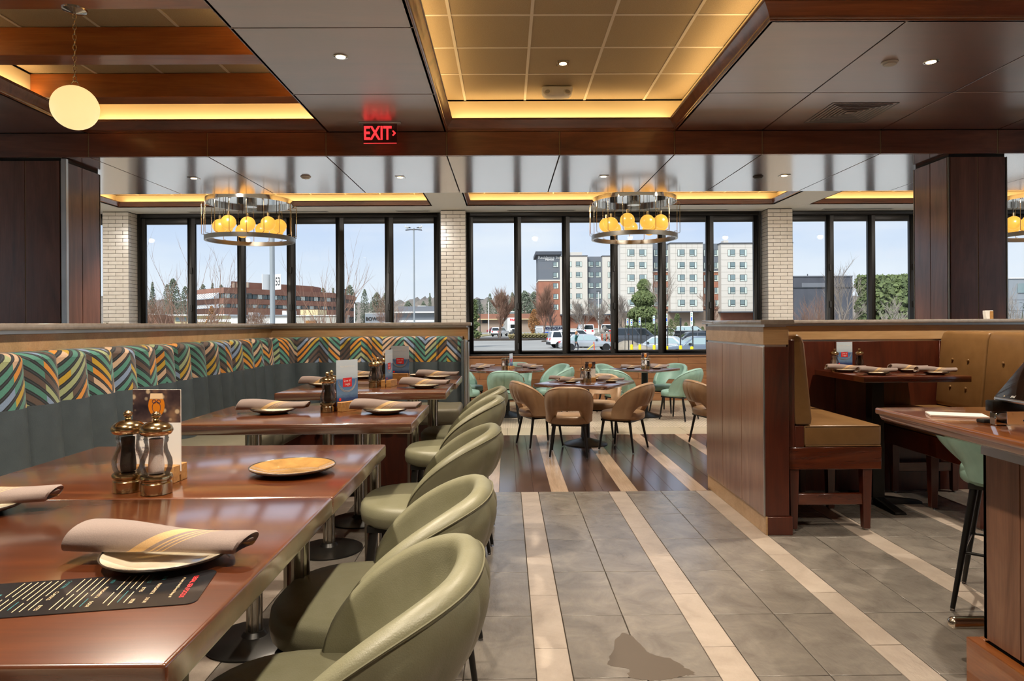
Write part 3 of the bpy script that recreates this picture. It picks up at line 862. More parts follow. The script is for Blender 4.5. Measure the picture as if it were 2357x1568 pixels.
for k in range(nch):
    s0, s1 = off0 + CW * k, off0 + CW * (k + 1)
    if at_s(s0)[0].y < .9 and at_s(s0)[0].x < -2.0: continue
    mb, uv = channel(s0, s1, .74, 1.135, -.03, 0., False); lo = mkraw('back_channel', mb, 'vinyl_slate', bq, 60, uv)
    mb, uv = channel(s0, s1, 1.135, 1.372, 0., .02, True); hi = mkraw('chevron_band', mb, 'chevron', bq, 60, uv)
    hi.location.z = .0
# solid body behind the channels, seats, plinth
arc = [(.495 + .44 * math.cos(R(180 - 9 * k)), -.405 + .44 * math.sin(R(180 - 9 * k))) for k in range(11)]
mk('back_frame', MB().prism([(-.048, -7.8), (.055, -7.8)] + arc + [(1.785, .035), (1.785, .145), (-.048, .145)], .10, 1.345), 'black_rough', bq)
mk('end_cushion', MB().box(1.775, -.06, .14, 1.80, .14, 1.335), 'vinyl_slate', bq, .01, 2)
mk('end_edge', MB().box(1.80, -.055, .10, 1.818, .145, 1.34), 'alu', bq, .003, 1)
def seat_pad(x0, y0, x1, y1, rz): 
    return mk('seat_cushion', MB().box(x0, y0, .62, x1, y1, .76), 'vinyl_taupe', bq, .03, 3)
ys_ = [-6.4, -5.1, -3.9, -2.7, -1.5, -.58]
for a, b in zip(ys_[:-1], ys_[1:]): seat_pad(.09, a + .004, .60, b - .004, 0)
mk('seat_cushion', MB().prism([(.09, -.57), (.60, -.57), (.65, -.52), (.65, .0), (.14, .0), (.09, -.06)], .62, .76), 'vinyl_taupe', bq, .03, 3)
for a, b in ((.66, 1.22), (1.225, 1.79)): seat_pad(a, -.56, b, 0, 0)
mk('seat_base', MB().prism([(.0, -7.8), (.56, -7.8), (.56, -.52), (1.78, -.52), (1.78, .0), (0, .0)], .10, .62), 'mahogany_v', bq)
mk('toe_kick', MB().prism([(.0, -7.8), (.50, -7.8), (.50, -.46), (1.74, -.46), (1.74, .0), (0, .0)], 0, .10), 'black_rough', bq)

# ---------------------------------------------------------------- bar-height tables
ZT = 1.067
def bar_table(x0, x1, y0, y1, label, cols):
    cx, cy = (x0 + x1) / 2, (y0 + y1) / 2
    t = thing('bar_table', label, 'table', (cx, cy, 0), group='bar tables along the banquette')
    w, d = (x1 - x0) / 2, (y1 - y0) / 2
    mk('tabletop', MB().box(-w, -d, ZT - .046, w, d, ZT), 'table_wood', t, .006, 3)
    for px in cols:
        c = mk('column', MB().lathe([(.034, .03), (.034, ZT - .05)], 20, (px, 0, 0)), 'nickel', t, sm=40)
        for a in range(0, 360, 45):
            mk('flute', MB().box(px + .034 * math.cos(R(a)) - .004, .034 * math.sin(R(a)) - .004, .05, px + .034 * math.cos(R(a)) + .004, .034 * math.sin(R(a)) + .004, ZT - .06), 'alu_dark', c)
        mk('base', MB().lathe([(.22, 0), (.22, .008), (.2, .016), (.06, .03), (.045, .05)], 40, (px, 0, 0)), 'black_metal', t, sm=40)
        mk('top_plate', MB().box(px - .12, -.12, ZT - .058, px + .12, .12, ZT - .045), 'black_rough', t)
    return t
XT0, XT1 = -1.43, -.425
bar_table(XT0, XT1, .85, 1.662, 'dark wood bar table with the black printed menu, joined to its neighbour', (.30, -.28))
bar_table(XT0, XT1, 1.668, 2.395, 'dark wood bar table with the empty brown plate and mills', (.30, -.28))
bar_table(XT0, XT1 + .02, 2.90, 3.56, 'dark wood bar table standing alone mid banquette', (.28, -.28))
bar_table(XT0, XT1 + .05, 4.20, 4.845, 'dark wood bar table next to the last olive stools', (.28, -.28))
bar_table(XT0 + .1, XT1 + .065, 4.85, 5.53, 'dark wood bar table in front of the banquette corner', (.28, -.28))

# ---------------------------------------------------------------- dining tables
def pedestal(par, h, r=.27):
    mk('pedestal_column', MB().lathe([(.055, .06), (.05, h - .04)], 24), 'black_metal', par, sm=40)
    mk('pedestal_base', MB().lathe([(r, 0), (r, .008), (r * .97, .014), (r * .5, .05), (.07, .07), (.055, .08)], 48), 'black_metal', par, sm=40)
    mk('mount_plate', MB().box(-.15, -.15, h - .05, .15, .15, h - .036), 'black_rough', par)
t = thing('dining_table', 'square dark dining table between the tan chairs', 'table', (tc_[0], tc_[1], 0), R(-29.5))
mk('tabletop', MB().box(-.47, -.47, .722, .47, .47, .76), 'table_wood', t, .005, 2); pedestal(t, .76)
t = thing('dining_table', 'round dark dining table between mint chairs', 'table', (-.01, 11.05, 0))
mk('tabletop', MB().lathe([(.61, .722), (.62, .728), (.62, .752), (.612, .76)], 64), 'table_wood', t, sm=40); pedestal(t, .76, .33)
t = thing('dining_table', 'square dark dining table set cornerwise between mint chairs', 'table', (2.20, 10.88, 0), R(45))
mk('tabletop', MB().box(-.40, -.40, .722, .40, .40, .76), 'table_wood', t, .005, 2); pedestal(t, .76)

# ---------------------------------------------------------------- booth (two benches and a table)
def bench(x0, sgn, label, near, far, cuts):
    """x0 = x of the back's rear face; sgn = +1 seat extends to +x"""
    t = thing('booth_bench', label, 'bench', (x0, near, 0), group='high booth benches')
    L_ = far - near
    def bx_(nm, a, b, y0, y1, z0, z1, mat, bev=.004, seg=1, par=t):
        a, b = sorted((a * sgn, b * sgn)); return mk(nm, MB().box(a, y0, z0, b, y1, z1), mat, par, bev, seg)
    bx_('apron', 0, .66, 0, L_, .44, .598, 'mahogany')
    bx_('back_panel', 0, .045, 0, L_, .598, 1.36, 'mahogany_v')
    bx_('seat_side', .045, .11, 0.0, L_, .598, .75, 'mahogany_v')
    c = bx_('seat_cushion', .11, .665, .003, L_, .60, .752, 'vinyl_caramel', .022, 3)
    for yy in (.004,):
        mk('piping', MB().tube([(.12 * sgn, yy, .745), (.655 * sgn, yy, .745)], .004, 6).tube([(.12 * sgn, yy, .607), (.655 * sgn, yy, .607)], .004, 6), 'vinyl_caramel', c, sm=60)
    # back cushions, leaning, with buttons
    ys = [0] + cuts + [L_]
    for a, b in zip(ys[:-1], ys[1:]):
        prof = [(.05, .755), (.165, .755), (.172, .80), (.12, 1.33), (.10, 1.385), (.06, 1.402), (.03, 1.38), (.03, .9)]
        bc = mk('back_cushion', MB().prism([(p * sgn, z) for p, z in prof], a + .006, b - .006, 'y'), 'vinyl_caramel', t, .016, 3)
        nb = 2
        for k in range(nb):
            for zz, dx in ((1.16, .142), (.93, .164)):
                yy = a + (b - a) * (k + 1) / (nb + 1)
                mk('button', MB().ball((dx * sgn, yy, zz), .013, 12, 7, (.45, 1, 1)), 'vinyl_caramel', bc, sm=60)
    for (lx, ly) in ((.045, .045), (.565, .045), (.045, L_ - .06), (.565, L_ - .06), (.565, L_ * .5)):
        p = lx * sgn
        l = mk('leg', MB().add([(p - .034, ly - .034, .44), (p + .034, ly - .034, .44), (p + .034, ly + .034, .44), (p - .034, ly + .034, .44), (p - .024, ly - .024, .012), (p + .024, ly - .024, .012), (p + .024, ly + .024, .012), (p - .024, ly + .024, .012)],
               [(0, 1, 2, 3), (7, 6, 5, 4), (0, 4, 5, 1), (1, 5, 6, 2), (2, 6, 7, 3), (3, 7, 4, 0)]), 'mahogany_v', t, .003, 1)
        mk('glide', MB().lathe([(.013, 0), (.016, .014)], 12, (p, ly, 0)), 'nickel', l, sm=40)
    bx_('stretcher', .07, .54, .03, .06, .182, .262, 'mahogany')
    bx_('stretcher', .07, .54, L_ - .075, L_ - .045, .182, .262, 'mahogany')
    return t
bench(1.99, 1, 'caramel booth bench against the walnut partition end, seen end on', 4.81, 5.97, [.58])
bench(3.93, -1, 'caramel buttoned booth bench facing the partition bench', 4.78, 5.97, [.60])
t = thing('booth_table', 'dark wood bar height booth table with four napkin rolls', 'table', (3.11, 5.56, 0))
mk('tabletop', MB().box(-.41, -.42, ZT - .045, .41, .41, ZT), 'mahogany', t, .004, 2)
mk('column', MB().box(-.05, -.05, .04, .05, .05, ZT - .045), 'black_metal', t, .004, 1, loc=(-.10, 0, 0))
for a in (0, 90):
    mk('base_foot', MB().add([(-.36, -.05, 0), (.36, -.05, 0), (.36, .05, 0), (-.36, .05, 0), (-.36, -.04, .02), (-.05, -.04, .06), (.05, -.04, .06), (.36, -.04, .02), (.36, .04, .02), (.05, .04, .06), (-.05, .04, .06), (-.36, .04, .02)],
       [(3, 2, 1, 0), (4, 5, 10, 11), (5, 6, 9, 10), (6, 7, 8, 9), (0, 1, 7, 6, 5, 4), (2, 3, 11, 10, 9, 8), (1, 2, 8, 7), (3, 0, 4, 11)]), 'black_metal', t, .003, 1, loc=(-.10, 0, 0), rot=(0, 0, R(a)))

# ---------------------------------------------------------------- bar counter
bc = thing('bar_counter', 'oak bar counter with moulded edge and vertical board front', 'counter', (1.79, 3.31, 0))
mk('counter_top', MB().box(0, -4.2, 1.037, 3.2, 0, 1.067), 'oak_bar', bc, .008, 3)
mk('edge_moulding', MB().add([(.012, -4.2, 1.037), (.012, -.012, 1.037), (3.2, -.012, 1.037), (3.2, -4.2, 1.037), (.10, -4.2, .985), (.10, -.10, .985), (3.2, -.10, .985), (3.2, -4.2, .985), (.02, -4.2, 1.012), (.02, -.02, 1.012), (3.2, -.02, 1.012), (3.2, -4.2, 1.012)],
   [(0, 1, 2, 3), (7, 6, 5, 4), (0, 8, 9, 1), (1, 9, 10, 2), (2, 10, 11, 3), (3, 11, 8, 0), (8, 4, 5, 9), (9, 5, 6, 10), (10, 6, 7, 11), (11, 7, 4, 8)]), 'oak_bar', bc, .004, 2)
mk('top_channel', MB().box(.135, -4.2, .945, 3.2, -.55, .985), 'alu', bc)
for k in range(16):
    y1 = -.555 - .2 * k
    mk('board', MB().box(.14, y1 - .196, .20, .16, y1, .945), 'oak_board', bc, .002, 1)
for k in range(12):
    x0 = .14 + .2 * k
    mk('board', MB().box(x0, -.575, .20, x0 + .196, -.555, .945), 'oak_board', bc, .002, 1)
mk('body', MB().box(.155, -4.2, .0, 3.2, -.57, .985), 'joint_dark', bc)
mk('baseboard', MB().box(.09, -4.2, 0, .14, -.52, .19), 'oak_bar', bc, .003, 1)
mk('baseboard', MB().box(.142, -.555, 0, 3.2, -.52, .19), 'oak_bar', bc, .003, 1)
fr = mk('foot_rail', MB().tube([(.16, -.34, .165), (3.2, -.34, .165)], .027, 20), 'rail_metal', bc, sm=40)
mk('rail_cap', MB().ball((.16, -.34, .165), .0275, 18, 10), 'rail_metal', fr, sm=60)
for xx in (.5, 1.6, 2.7): mk('rail_bracket', MB().box(xx - .012, -.52, .12, xx + .012, -.32, .145), 'rail_metal', fr, .003, 1)
# ================================================================ TABLE WARE
def plate_mesh(r=.095):
    return MB().lathe([(.0001, .004), (r * .55, .004), (r * .62, .006), (r * .9, .017), (r * .985, .021), (r, .0215), (r * .995, .019), (r * .88, .013), (r * .6, .001), (r * .5, 0), (.0001, 0)], 56, cap=False)
def plate(label, loc, group, brown=False, r=.095):
    t = thing('plate', label, 'plate', loc, group=group)
    mk('dish', plate_mesh(r), 'plate_brown' if brown else 'plate_glaze', t, sm=40)
    mk('rim', MB().lathe([(r * .965, .0198), (r * .99, .0222), (r * 1.004, .0215), (r * .992, .0183), (r * .9, .0125)], 56, cap=False), 'plate_rim', t, sm=40)
    return t
def napkin_mesh(seed=0, L=.31):
    rnd = random.Random(seed); mb = MB(); uvs = []; nu, nv = 30, 28
    for i in range(nu):
        u = i / (nu - 1); x = (u - .5) * L
        ry = .036 + .007 * math.cos(u * PI * 1.3) + .002 * math.sin(u * 9 + seed); rz = .0245 + .005 * math.cos(u * PI) + .0015 * math.sin(u * 7)
        for j in range(nv):
            a = 2 * PI * j / nv
            sp = 1 + .10 * smooth01((math.sin(a + .9) - .6) / .4)      # folded edge
            wob = 1 + .025 * math.sin(a * 3 + u * 5 + seed)
            z = math.sin(a) * rz * wob
            z = max(z, -rz * .55)
            mb.v.append((x + .010 * math.sin(a + .5) * (1 if i in (0, nu - 1) else .3), math.cos(a) * ry * sp * wob, z + rz * .55)); uvs.append((u * L + .01 * seed, a / (2 * PI)))
    for i in range(nu - 1):
        for j in range(nv): mb.f.append((i * nv + j, i * nv + (j + 1) % nv, (i + 1) * nv + (j + 1) % nv, (i + 1) * nv + j))
    # rolled ends: shrinking inner spirals
    for end, base in ((0, 0), (nu - 1, (nu - 1) * nv)):
        prev = [base + j for j in range(nv)]
        for k, (sc, dx) in enumerate(((.86, .004), (.62, -.008), (.4, .002), (.16, -.01))):
            cur = []; sgn = -1 if end == 0 else 1
            for j in range(nv):
                v = mb.v[base + j]; cz = .012
                cur.append(len(mb.v)); mb.v.append((v[0] + sgn * dx, v[1] * sc, cz + (v[2] - cz) * sc)); uvs.append(uvs[base + j])
            for j in range(nv): mb.f.append((prev[j], prev[(j + 1) % nv], cur[(j + 1) % nv], cur[j]))
            prev = cur
        mb.f.append(tuple(prev))
    return mb, uvs
nap_src = []
def napkin(label, loc, rz, seed=0, group='rolled napkins on plates', tilt=0.):
    while len(nap_src) <= seed % 3:
        k = len(nap_src); mb, uv = napkin_mesh(k); o = mkraw('napkin_roll', mb, 'napkin', None, 50, uv); nap_src.append(o.data); bpy.data.objects.remove(o)
    o = bpy.data.objects.new('napkin_roll', nap_src[seed % 3]); COL.objects.link(o); o.location = loc; o.rotation_euler = (0, tilt, rz)
    return tag(o, label, 'napkin', group)
def setting(where, x, y, z, rz, seed=0, r=.095, dx=0.):
    plate('small cream plate under a napkin, ' + where, (x, y, z), 'small plates', r=r)
    napkin('rolled striped napkin, ' + where, (x + dx * math.cos(rz), y + dx * math.sin(rz), z + .0222), rz, seed)
def mill(kind, label, loc, s=1.):
    t = thing(kind + '_mill', label, 'mill', loc, group=kind + ' mills on the tables')
    def S(p): return [(a * s, b * s) for a, b in p]
    mk('base', MB().lathe(S([(.0235, 0), (.0265, .001), (.0265, .020), (.0245, .0225), (.0245, .0245), (.0275, .0275), (.0278, .0315), (.0265, .0345), (.0225, .0365)]), 36), 'mill_metal', t, sm=35)
    b = mk('body', MB().lathe(S([(.0225, .0365), (.0262, .044), (.0275, .053), (.0265, .063), (.0225, .073), (.0192, .082), (.0185, .092), (.0208, .097), (.0200, .0985), (.0215, .1015), (.0200, .104), (.0205, .108)]), 36, cap=False), 'acrylic', t, sm=60)
    mk('filling', MB().lathe(S([(.0125, .038), (.0138, .05), (.0125, .066), (.0112, .08), (.0118, .101)]), 24), kind, b, sm=60)
    mk('cap', MB().lathe(S([(.0195, .107), (.0255, .109), (.0285, .114), (.0288, .118), (.0265, .124), (.020, .129), (.012, .132), (.0055, .1335)]), 36), 'mill_metal', t, sm=50)
    mk('knob', MB().lathe(S([(.004, .133), (.0058, .136), (.0042, .138), (.0062, .1395), (.0082, .1435), (.0072, .1475), (.003, .1505), (.0003, .151)]), 24), 'mill_metal', t, sm=60)
    return t
# printed card materials
def card_mat(name, stops, axis=2, spots=None):
    m, n, l, b = nodes(name)
    sp = n.new('ShaderNodeSeparateXYZ'); l.new(n.new('ShaderNodeTexCoord').outputs['Object'], sp.inputs[0])
    f = math_(n, l, 'MULTIPLY', sp.outputs[axis], 1 / .19)
    v = coords(n, l, 'obj', (1, 1, 3)); z = noise(n, l, v, 30, 4)
    f = math_(n, l, 'ADD', f, math_(n, l, 'MULTIPLY', math_(n, l, 'SUBTRACT', z, .5), .12))
    l.new(ramp(n, l, f, [(p, srgb(c)) for p, c in stops]), b.inputs['Base Color']); setp(b, Roughness=.3)
card_mat('card_sea', [(0, '1d2c58'), (.3, '27407a'), (.42, '6d8fb5'), (.62, '5d86b8'), (.78, '4a74ab'), (.84, 'b9cddf'), (1, 'ccdcea')])
def bokeh():
    m, n, l, b = nodes('card_bar')
    v = coords(n, l, 'obj', (1, 1, 1)); vo = n.new('ShaderNodeTexVoronoi'); vo.inputs['Scale'].default_value = 45; l.new(v, vo.inputs['Vector'])
    z = noise(n, l, v, 14, 3)
    c = ramp(n, l, z, [(.35, srgb('1c1720')), (.55, srgb('4a3a3a')), (.7, srgb('8a6a52'))])
    d = ramp(n, l, vo.outputs['Distance'], [(.2, srgb('e8cfa8')), (.36, (0, 0, 0, 1))])
    l.new(mixc(n, l, .55, c, d, 'SCREEN'), b.inputs['Base Color']); setp(b, Roughness=.3)
bokeh()
def menu_stand(label, loc, rz, bar=False, s=1.):
    t = thing('menu_stand', label, 'menu stand', loc, rz, group='table menu stands')
    blk = MB().box(-.05 * s, -.026 * s, 0, .05 * s, -.003 * s, .030 * s).box(-.05 * s, .003 * s, 0, .05 * s, .026 * s, .030 * s).box(-.05 * s, -.003 * s, .014 * s, .05 * s, .003 * s, .0295 * s) if False else \
        MB().prism([(-.026 * s, 0), (-.002 * s, 0), (-.002 * s, .013 * s), (.002 * s, .013 * s), (.002 * s, 0), (.026 * s, 0), (.026 * s, .034 * s), (-.026 * s, .034 * s)], -.05 * s, .05 * s, 'x')
    mk('wood_block', blk, 'block_wood', t, .001, 1)
    w, h = .052 * s, .19 * s
    c = mk('menu_card', MB().box(-w, -.0016, .02 * s, w, .0016, h), 'paper_white' if bar else 'card_sea', t)
    for sg in (-1, 1):
        yy = sg * .0021; rot = (PI / 2, 0, 0 if sg < 0 else PI)
        if bar:
            mk('photo_print', MB().box(-w, min(yy, sg * .0016), .122 * s, w, max(yy, sg * .0016), h), 'card_bar', c)
            y2 = sg * .0025
            g = [(-.004, .126), (-.0045, .134), (-.012, .139), (-.0165, .147), (-.018, .156), (-.017, .164), (-.0145, .171), (.0145, .171), (.017, .164), (.018, .156), (.0165, .147), (.012, .139), (.0045, .134), (.004, .126)]
            mk('beer_print', MB().prism([(a * s, b * s) for a, b in g], min(y2, yy), max(y2, yy), 'y'), 'ink_amber', c)
            mk('foam_print', MB().prism([(-.0145 * s, .170 * s), (.0145 * s, .170 * s), (.013 * s, .182 * s), (-.013 * s, .182 * s)], min(y2, yy), max(y2, yy), 'y'), 'foam', c)
            y3 = sg * .0029
            for dx in (-.005, .005): mk('owl_print', MB().tube([(dx * s + .004 * s * math.cos(a), y3, .1655 * s + .004 * s * math.sin(a)) for a in (i * PI / 5 for i in range(10))], .0007, 4, True), 'ink_navy', c)
            mk('owl_print', MB().tube([(.009 * s * math.cos(a), y3, .153 * s + .012 * s * math.sin(a)) for a in (i * PI / 8 for i in range(16))], .0007, 4, True), 'ink_navy', c)
            tt = [('BOURBON MANHATTAN', .112), ('barrel select bourbon, bitters', .1055), ('ESPRESSO MARTINI', .092), ('vanilla vodka, espresso, cream', .0855), ('THE PINK ROSE', .068), ('ORANGE CRUSH', .0605), ('tropical lime, lemon', .054)]
            for k, (s_, zz) in enumerate(tt):
                text('print_line', s_, .0062 * s if s_.isupper() else .0052 * s, 'ink_blue', c, (sg * .045 * s, y2, zz * s), rot, 0, 'LEFT')
        else:
            mk('red_print', MB().box(-.022 * s, min(yy, sg * .0016), .088 * s, .022 * s, max(yy, sg * .0016), .122 * s), 'ink_red', c)
            for k in range(2):
                R0 = (.046 - .004 * k) * s
                mk('rope_print', MB().tube([(R0 * math.cos(a), sg * .0019, .115 * s + R0 * math.sin(a)) for a in (PI + PI * i / 14 for i in range(15))], .0007, 4), 'ink_cream', c)
            text('print_line', 'Live it!\nLegal', .013 * s, 'ink_white', c, (0, sg * .0026, .105 * s), rot)
            mk('seal_print', MB().lathe([(.0055 * s, -.0003), (.0055 * s, .0003)], 14), 'ink_red', c, loc=(sg * -.036 * s * -1, sg * .0021, .043 * s), rot=(PI / 2, 0, 0))
            text('print_line', 'FRESH FROM THE SEA', .0075 * s, 'ink_white', c, (0, sg * .0022, .165 * s), rot)
    return t
zt = ZT
def px2(u, v, z):  # helper kept as plain numbers elsewhere
    return None
# --- first table (menu, plate, napkin)
setting('beside the black printed menu', -.605, 1.228, zt, R(-6), 0, .112, -.015)
napkin('rolled striped napkin cut by the picture edge near the banquette', (-1.20, 1.55, zt + .0222), R(12), 1)
plate('small cream plate under a napkin at the banquette side', (-1.20, 1.55, zt), 'small plates')
mc = thing('menu_mat', 'black printed menu card lying flat on the near table', 'menu', (-.70, 1.066, zt), R(10)); mc.scale = (.6, .66, 1)
rc = []
for cx_, cy_, a0 in ((.34, .085, 0), (-.34, .085, 90), (-.34, -.085, 180), (.34, -.085, 270)):
    for k in range(6): rc.append((cx_ + .025 * math.cos(R(a0 + 18 * k)), cy_ + .025 * math.sin(R(a0 + 18 * k))))
mk('card', MB().prism(rc, .0003, .0016), 'card_black', mc)
zz = .0019
text('print_title', 'LEGAL SEA FOODS', .0165, 'ink_red', mc, (.318, 0, zz), (0, 0, R(-90)), 0, 'CENTER', bold=.0006)
text('print_line', '# best drink & meal buys #', .0115, 'ink_cream', mc, (.290, 0, zz), (0, 0, R(-90)))
random.seed(5)
words = ['OYSTERS', 'BEER', 'WINE', 'CLASSICS', 'MARGARITA', 'GIN', 'BITES', 'SOUR']
for k in range(24):
    xx = .252 - .0165 * k
    if k in (1, 3, 9, 16):
        for j, y0 in enumerate((.07, .0, -.07)): text('print_heading', words[(k + j * 3) % 8], .0125, 'ink_cream' if j else 'ink_teal', mc, (xx, y0, zz), (0, 0, R(-90)))
        continue
    if k in (0, 2, 8, 15): continue
    ya, yb = (.10, random.uniform(-.02, .02)) if k % 3 else (.10, -.085)
    mk('print_rule', MB().box(xx - .0011, yb, .0016, xx + .0011, ya, zz), 'ink_cream', mc)
    if k % 3: mk('print_rule', MB().box(xx - .0011, -.09 + random.uniform(0, .02), .0016, xx + .0011, yb - .015, zz), 'ink_teal' if k % 5 == 0 else 'ink_cream', mc)
for sg in (1, -1):   # two drawn tentacles
    pts = []; rr = []
    for k in range(26):
        f = k / 25; pts.append((-.36 + .20 * f + .03 * math.sin(f * 6) * f, sg * (.10 - .085 * f + .03 * math.sin(f * 5.5)), .0012)); rr.append(.016 * (1 - f) + .002)
    mk('print_tentacle', MB().tube(pts, rr, 6, flat=.06), 'ink_cream', mc)
    mk('print_glass', MB().box(-.17, sg * .02 - .012, .0016, -.145, sg * .02 + .012, zz), 'ink_teal', mc)
# --- second table
plate('empty brown glazed plate on the second table', (-.61, 1.945, zt), 'small plates', True, .119)
mill('pepper', 'pepper mill beside the salt mill on the near joined tables', (-.965, 1.745, zt), 1.36)
mill('salt', 'salt mill beside the pepper mill on the near joined tables', (-.880, 1.718, zt), 1.36)
menu_stand('menu stand with beer photo card behind the near mills', (-.950, 1.86, zt), R(-5), True, 1.3)
# --- third table
setting('on the lone bar table, banquette side', -1.115, 3.27, zt, R(5), 1, .105)
setting('on the lone bar table, aisle side', -.575, 3.24, zt, R(-3), 0, .105)
mill('pepper', 'pepper mill on the lone bar table', (-.866, 3.30, zt), 1.28)
mill('salt', 'salt mill tucked behind the pepper mill on the lone bar table', (-.872, 3.40, zt), 1.28)
menu_stand('standing blue sea card between the napkins of the lone bar table', (-.785, 3.36, zt), R(55), False, 1.3)
# --- fourth table
setting('on the bar table by the last stools, banquette side', -1.25, 4.68, zt, R(3), 2, .105)
setting('on the bar table by the last stools, aisle side', -.545, 4.52, zt, R(-8), 1, .105)
mill('pepper', 'pepper mill on the bar table by the last stools', (-.895, 4.60, zt), 1.28)
menu_stand('standing blue sea card seen edge on by the last stools', (-.80, 4.64, zt), R(80), False, 1.3)
mill('salt', 'salt mill on the bar table by the last stools', (-.89, 4.72, zt), 1.28)
# --- fifth table
setting('on the corner bar table, banquette side', -1.14, 5.32, zt, R(4), 0, .105)
setting('on the corner bar table, aisle side', -.535, 5.27, zt, R(-3), 2, .105)
plate('small bare plate on the corner bar table', (-.70, 5.43, zt), 'small plates', False, .075)
mill('pepper', 'pepper mill on the corner bar table', (-.925, 5.15, zt), 1.28)
menu_stand('blue sea card facing the aisle on the corner bar table', (-.815, 5.22, zt), R(-8), False, 1.34)
# --- booth table
setting('on the booth table by the partition bench', 2.82, 5.66, zt, R(-4), 0)
setting('on the booth table, front by the partition bench', 2.90, 5.33, zt, R(4), 1)
setting('on the booth table, rear by the buttoned bench', 3.32, 5.62, zt, R(3), 2)
setting('on the booth table, front by the buttoned bench', 3.36, 5.32, zt, R(2), 0)
mill('salt', 'salt mill on the booth table', (2.81, 5.83, zt), 1.25)
mill('pepper', 'pepper mill on the booth table', (3.03, 5.84, zt), 1.25)
menu_stand('blue sea card on the booth table between the mills', (2.92, 5.88, zt), R(-4), False, 1.28)
# --- tan table
z7 = .76
setting('on the square tan-chair table, front', .78, 8.33, z7, R(20), 0)
setting('on the square tan-chair table, banquette side', .69, 8.60, z7, R(-2), 1)
setting('on the square tan-chair table, window side', 1.17, 8.76, z7, R(4), 2)
setting('on the square tan-chair table, partition side', 1.28, 8.38, z7, R(-5), 0)
mill('salt', 'salt mill on the square tan-chair table', (.945, 8.50, z7), 1.28)
mill('pepper', 'pepper mill on the square tan-chair table', (1.0, 8.36, z7), 1.28)
menu_stand('beer photo card on the square tan-chair table', (1.045, 8.55, z7), R(8), True, 1.28)
# --- round table
setting('on the round table near the banquette end', -.43, 11.0, z7, R(10), 0)
setting('on the round table towards the brick pier', -.36, 11.38, z7, R(-5), 1)
setting('on the round table, window side', .33, 11.40, z7, R(0), 2)
setting('on the round table next to the tan chairs', .42, 11.05, z7, R(-6), 0)
mill('salt', 'salt mill on the round table', (-.055, 10.98, z7), 1.28)
mill('pepper', 'pepper mill on the round table', (.0, 11.12, z7), 1.28)
menu_stand('blue sea card on the round table', (.07, 11.04, z7), R(68), False, 1.28)
# --- cornerwise table
setting('on the cornerwise table towards the round table', 1.96, 10.80, z7, R(4), 0)
setting('on the cornerwise table towards the partition', 2.36, 10.72, z7, R(-3), 1)
setting('on the cornerwise table, window corner', 2.46, 10.99, z7, R(2), 2)
mill('salt', 'salt mill on the cornerwise table', (2.14, 10.68, z7), 1.28)
mill('pepper', 'pepper mill on the cornerwise table', (2.22, 10.70, z7), 1.28)
menu_stand('beer photo card on the cornerwise table', (2.24, 11.02, z7), R(15), True, 1.28)

# ---------------------------------------------------------------- things on the bar counter
tb = thing('order_terminal', 'tilted order terminal with dark screen on the oak bar', 'terminal', (2.10, 2.62, zt))
ang = R(48)   # screen leans back
scr = MB().box(0, -.30, 0, .016, .13, .31)
o = mk('screen_body', scr, 'alu', tb, .010, 3, loc=(-.135, 0, .104), rot=(0, R(41), 0))
plain('screen_glass', '15110f', .08, coat=1., crough=.03)
mk('screen_face', MB().box(-.0025, -.293, .010, .0005, .123, .300), 'screen_glass', o, .006, 2)
text('screen_print', 'mi', .022, 'ink_white', o, (-.0032, .03, .022), (R(90), 0, R(-90)))
mk('stand', MB().prism([(-.075, .006), (.14, .006), (.16, .03), (.10, .06), (.02, .16), (-.005, .16), (-.06, .055), (-.10, .03)], -.16, .02, 'y'), 'nickel', tb, .006, 2)
mk('card_reader', MB().box(-.165, .085, .055, -.02, .13, .10), 'black_metal', tb, .006, 2)
mk('reader_foot', MB().box(-.15, .09, 0, -.10, .125, .055), 'chrome', tb, .004, 1)
for xx, yy in ((-.05, -.12), (-.05, .0), (.1, -.12), (.1, .0)): mk('foot', MB().lathe([(.011, 0), (.011, .008)], 12, (xx, yy, 0)), 'black_rough', tb)
tag(mk('paper_pad', MB().box(-.11, -.06, 0, .11, .06, .008), 'paper_white', None, .001, 1, loc=(1.985, 3.0, zt), rot=(0, 0, R(-22))), 'white paper pad lying on the oak bar counter', 'paper pad')
tag(mk('card_case', MB().box(-.025, -.02, 0, .025, .02, .014), 'black_rough', None, .004, 2, loc=(1.972, 2.80, zt), rot=(0, 0, R(10))), 'small black case beside the paper pad on the bar', 'case')
blk = thing('ledge_block', 'small white and brown block on the booth partition cap', 'block', (4.30, 6.06, 1.502))
mk('body', MB().prism([(-.03, 0), (.03, 0), (.034, .075), (-.036, .075), (-.036, .05)], -.02, .02, 'y'), 'paper_white', blk, .002, 1)
mk('side', MB().box(.002, -.0215, 0, .032, -.02, .07), 'block_wood', blk)

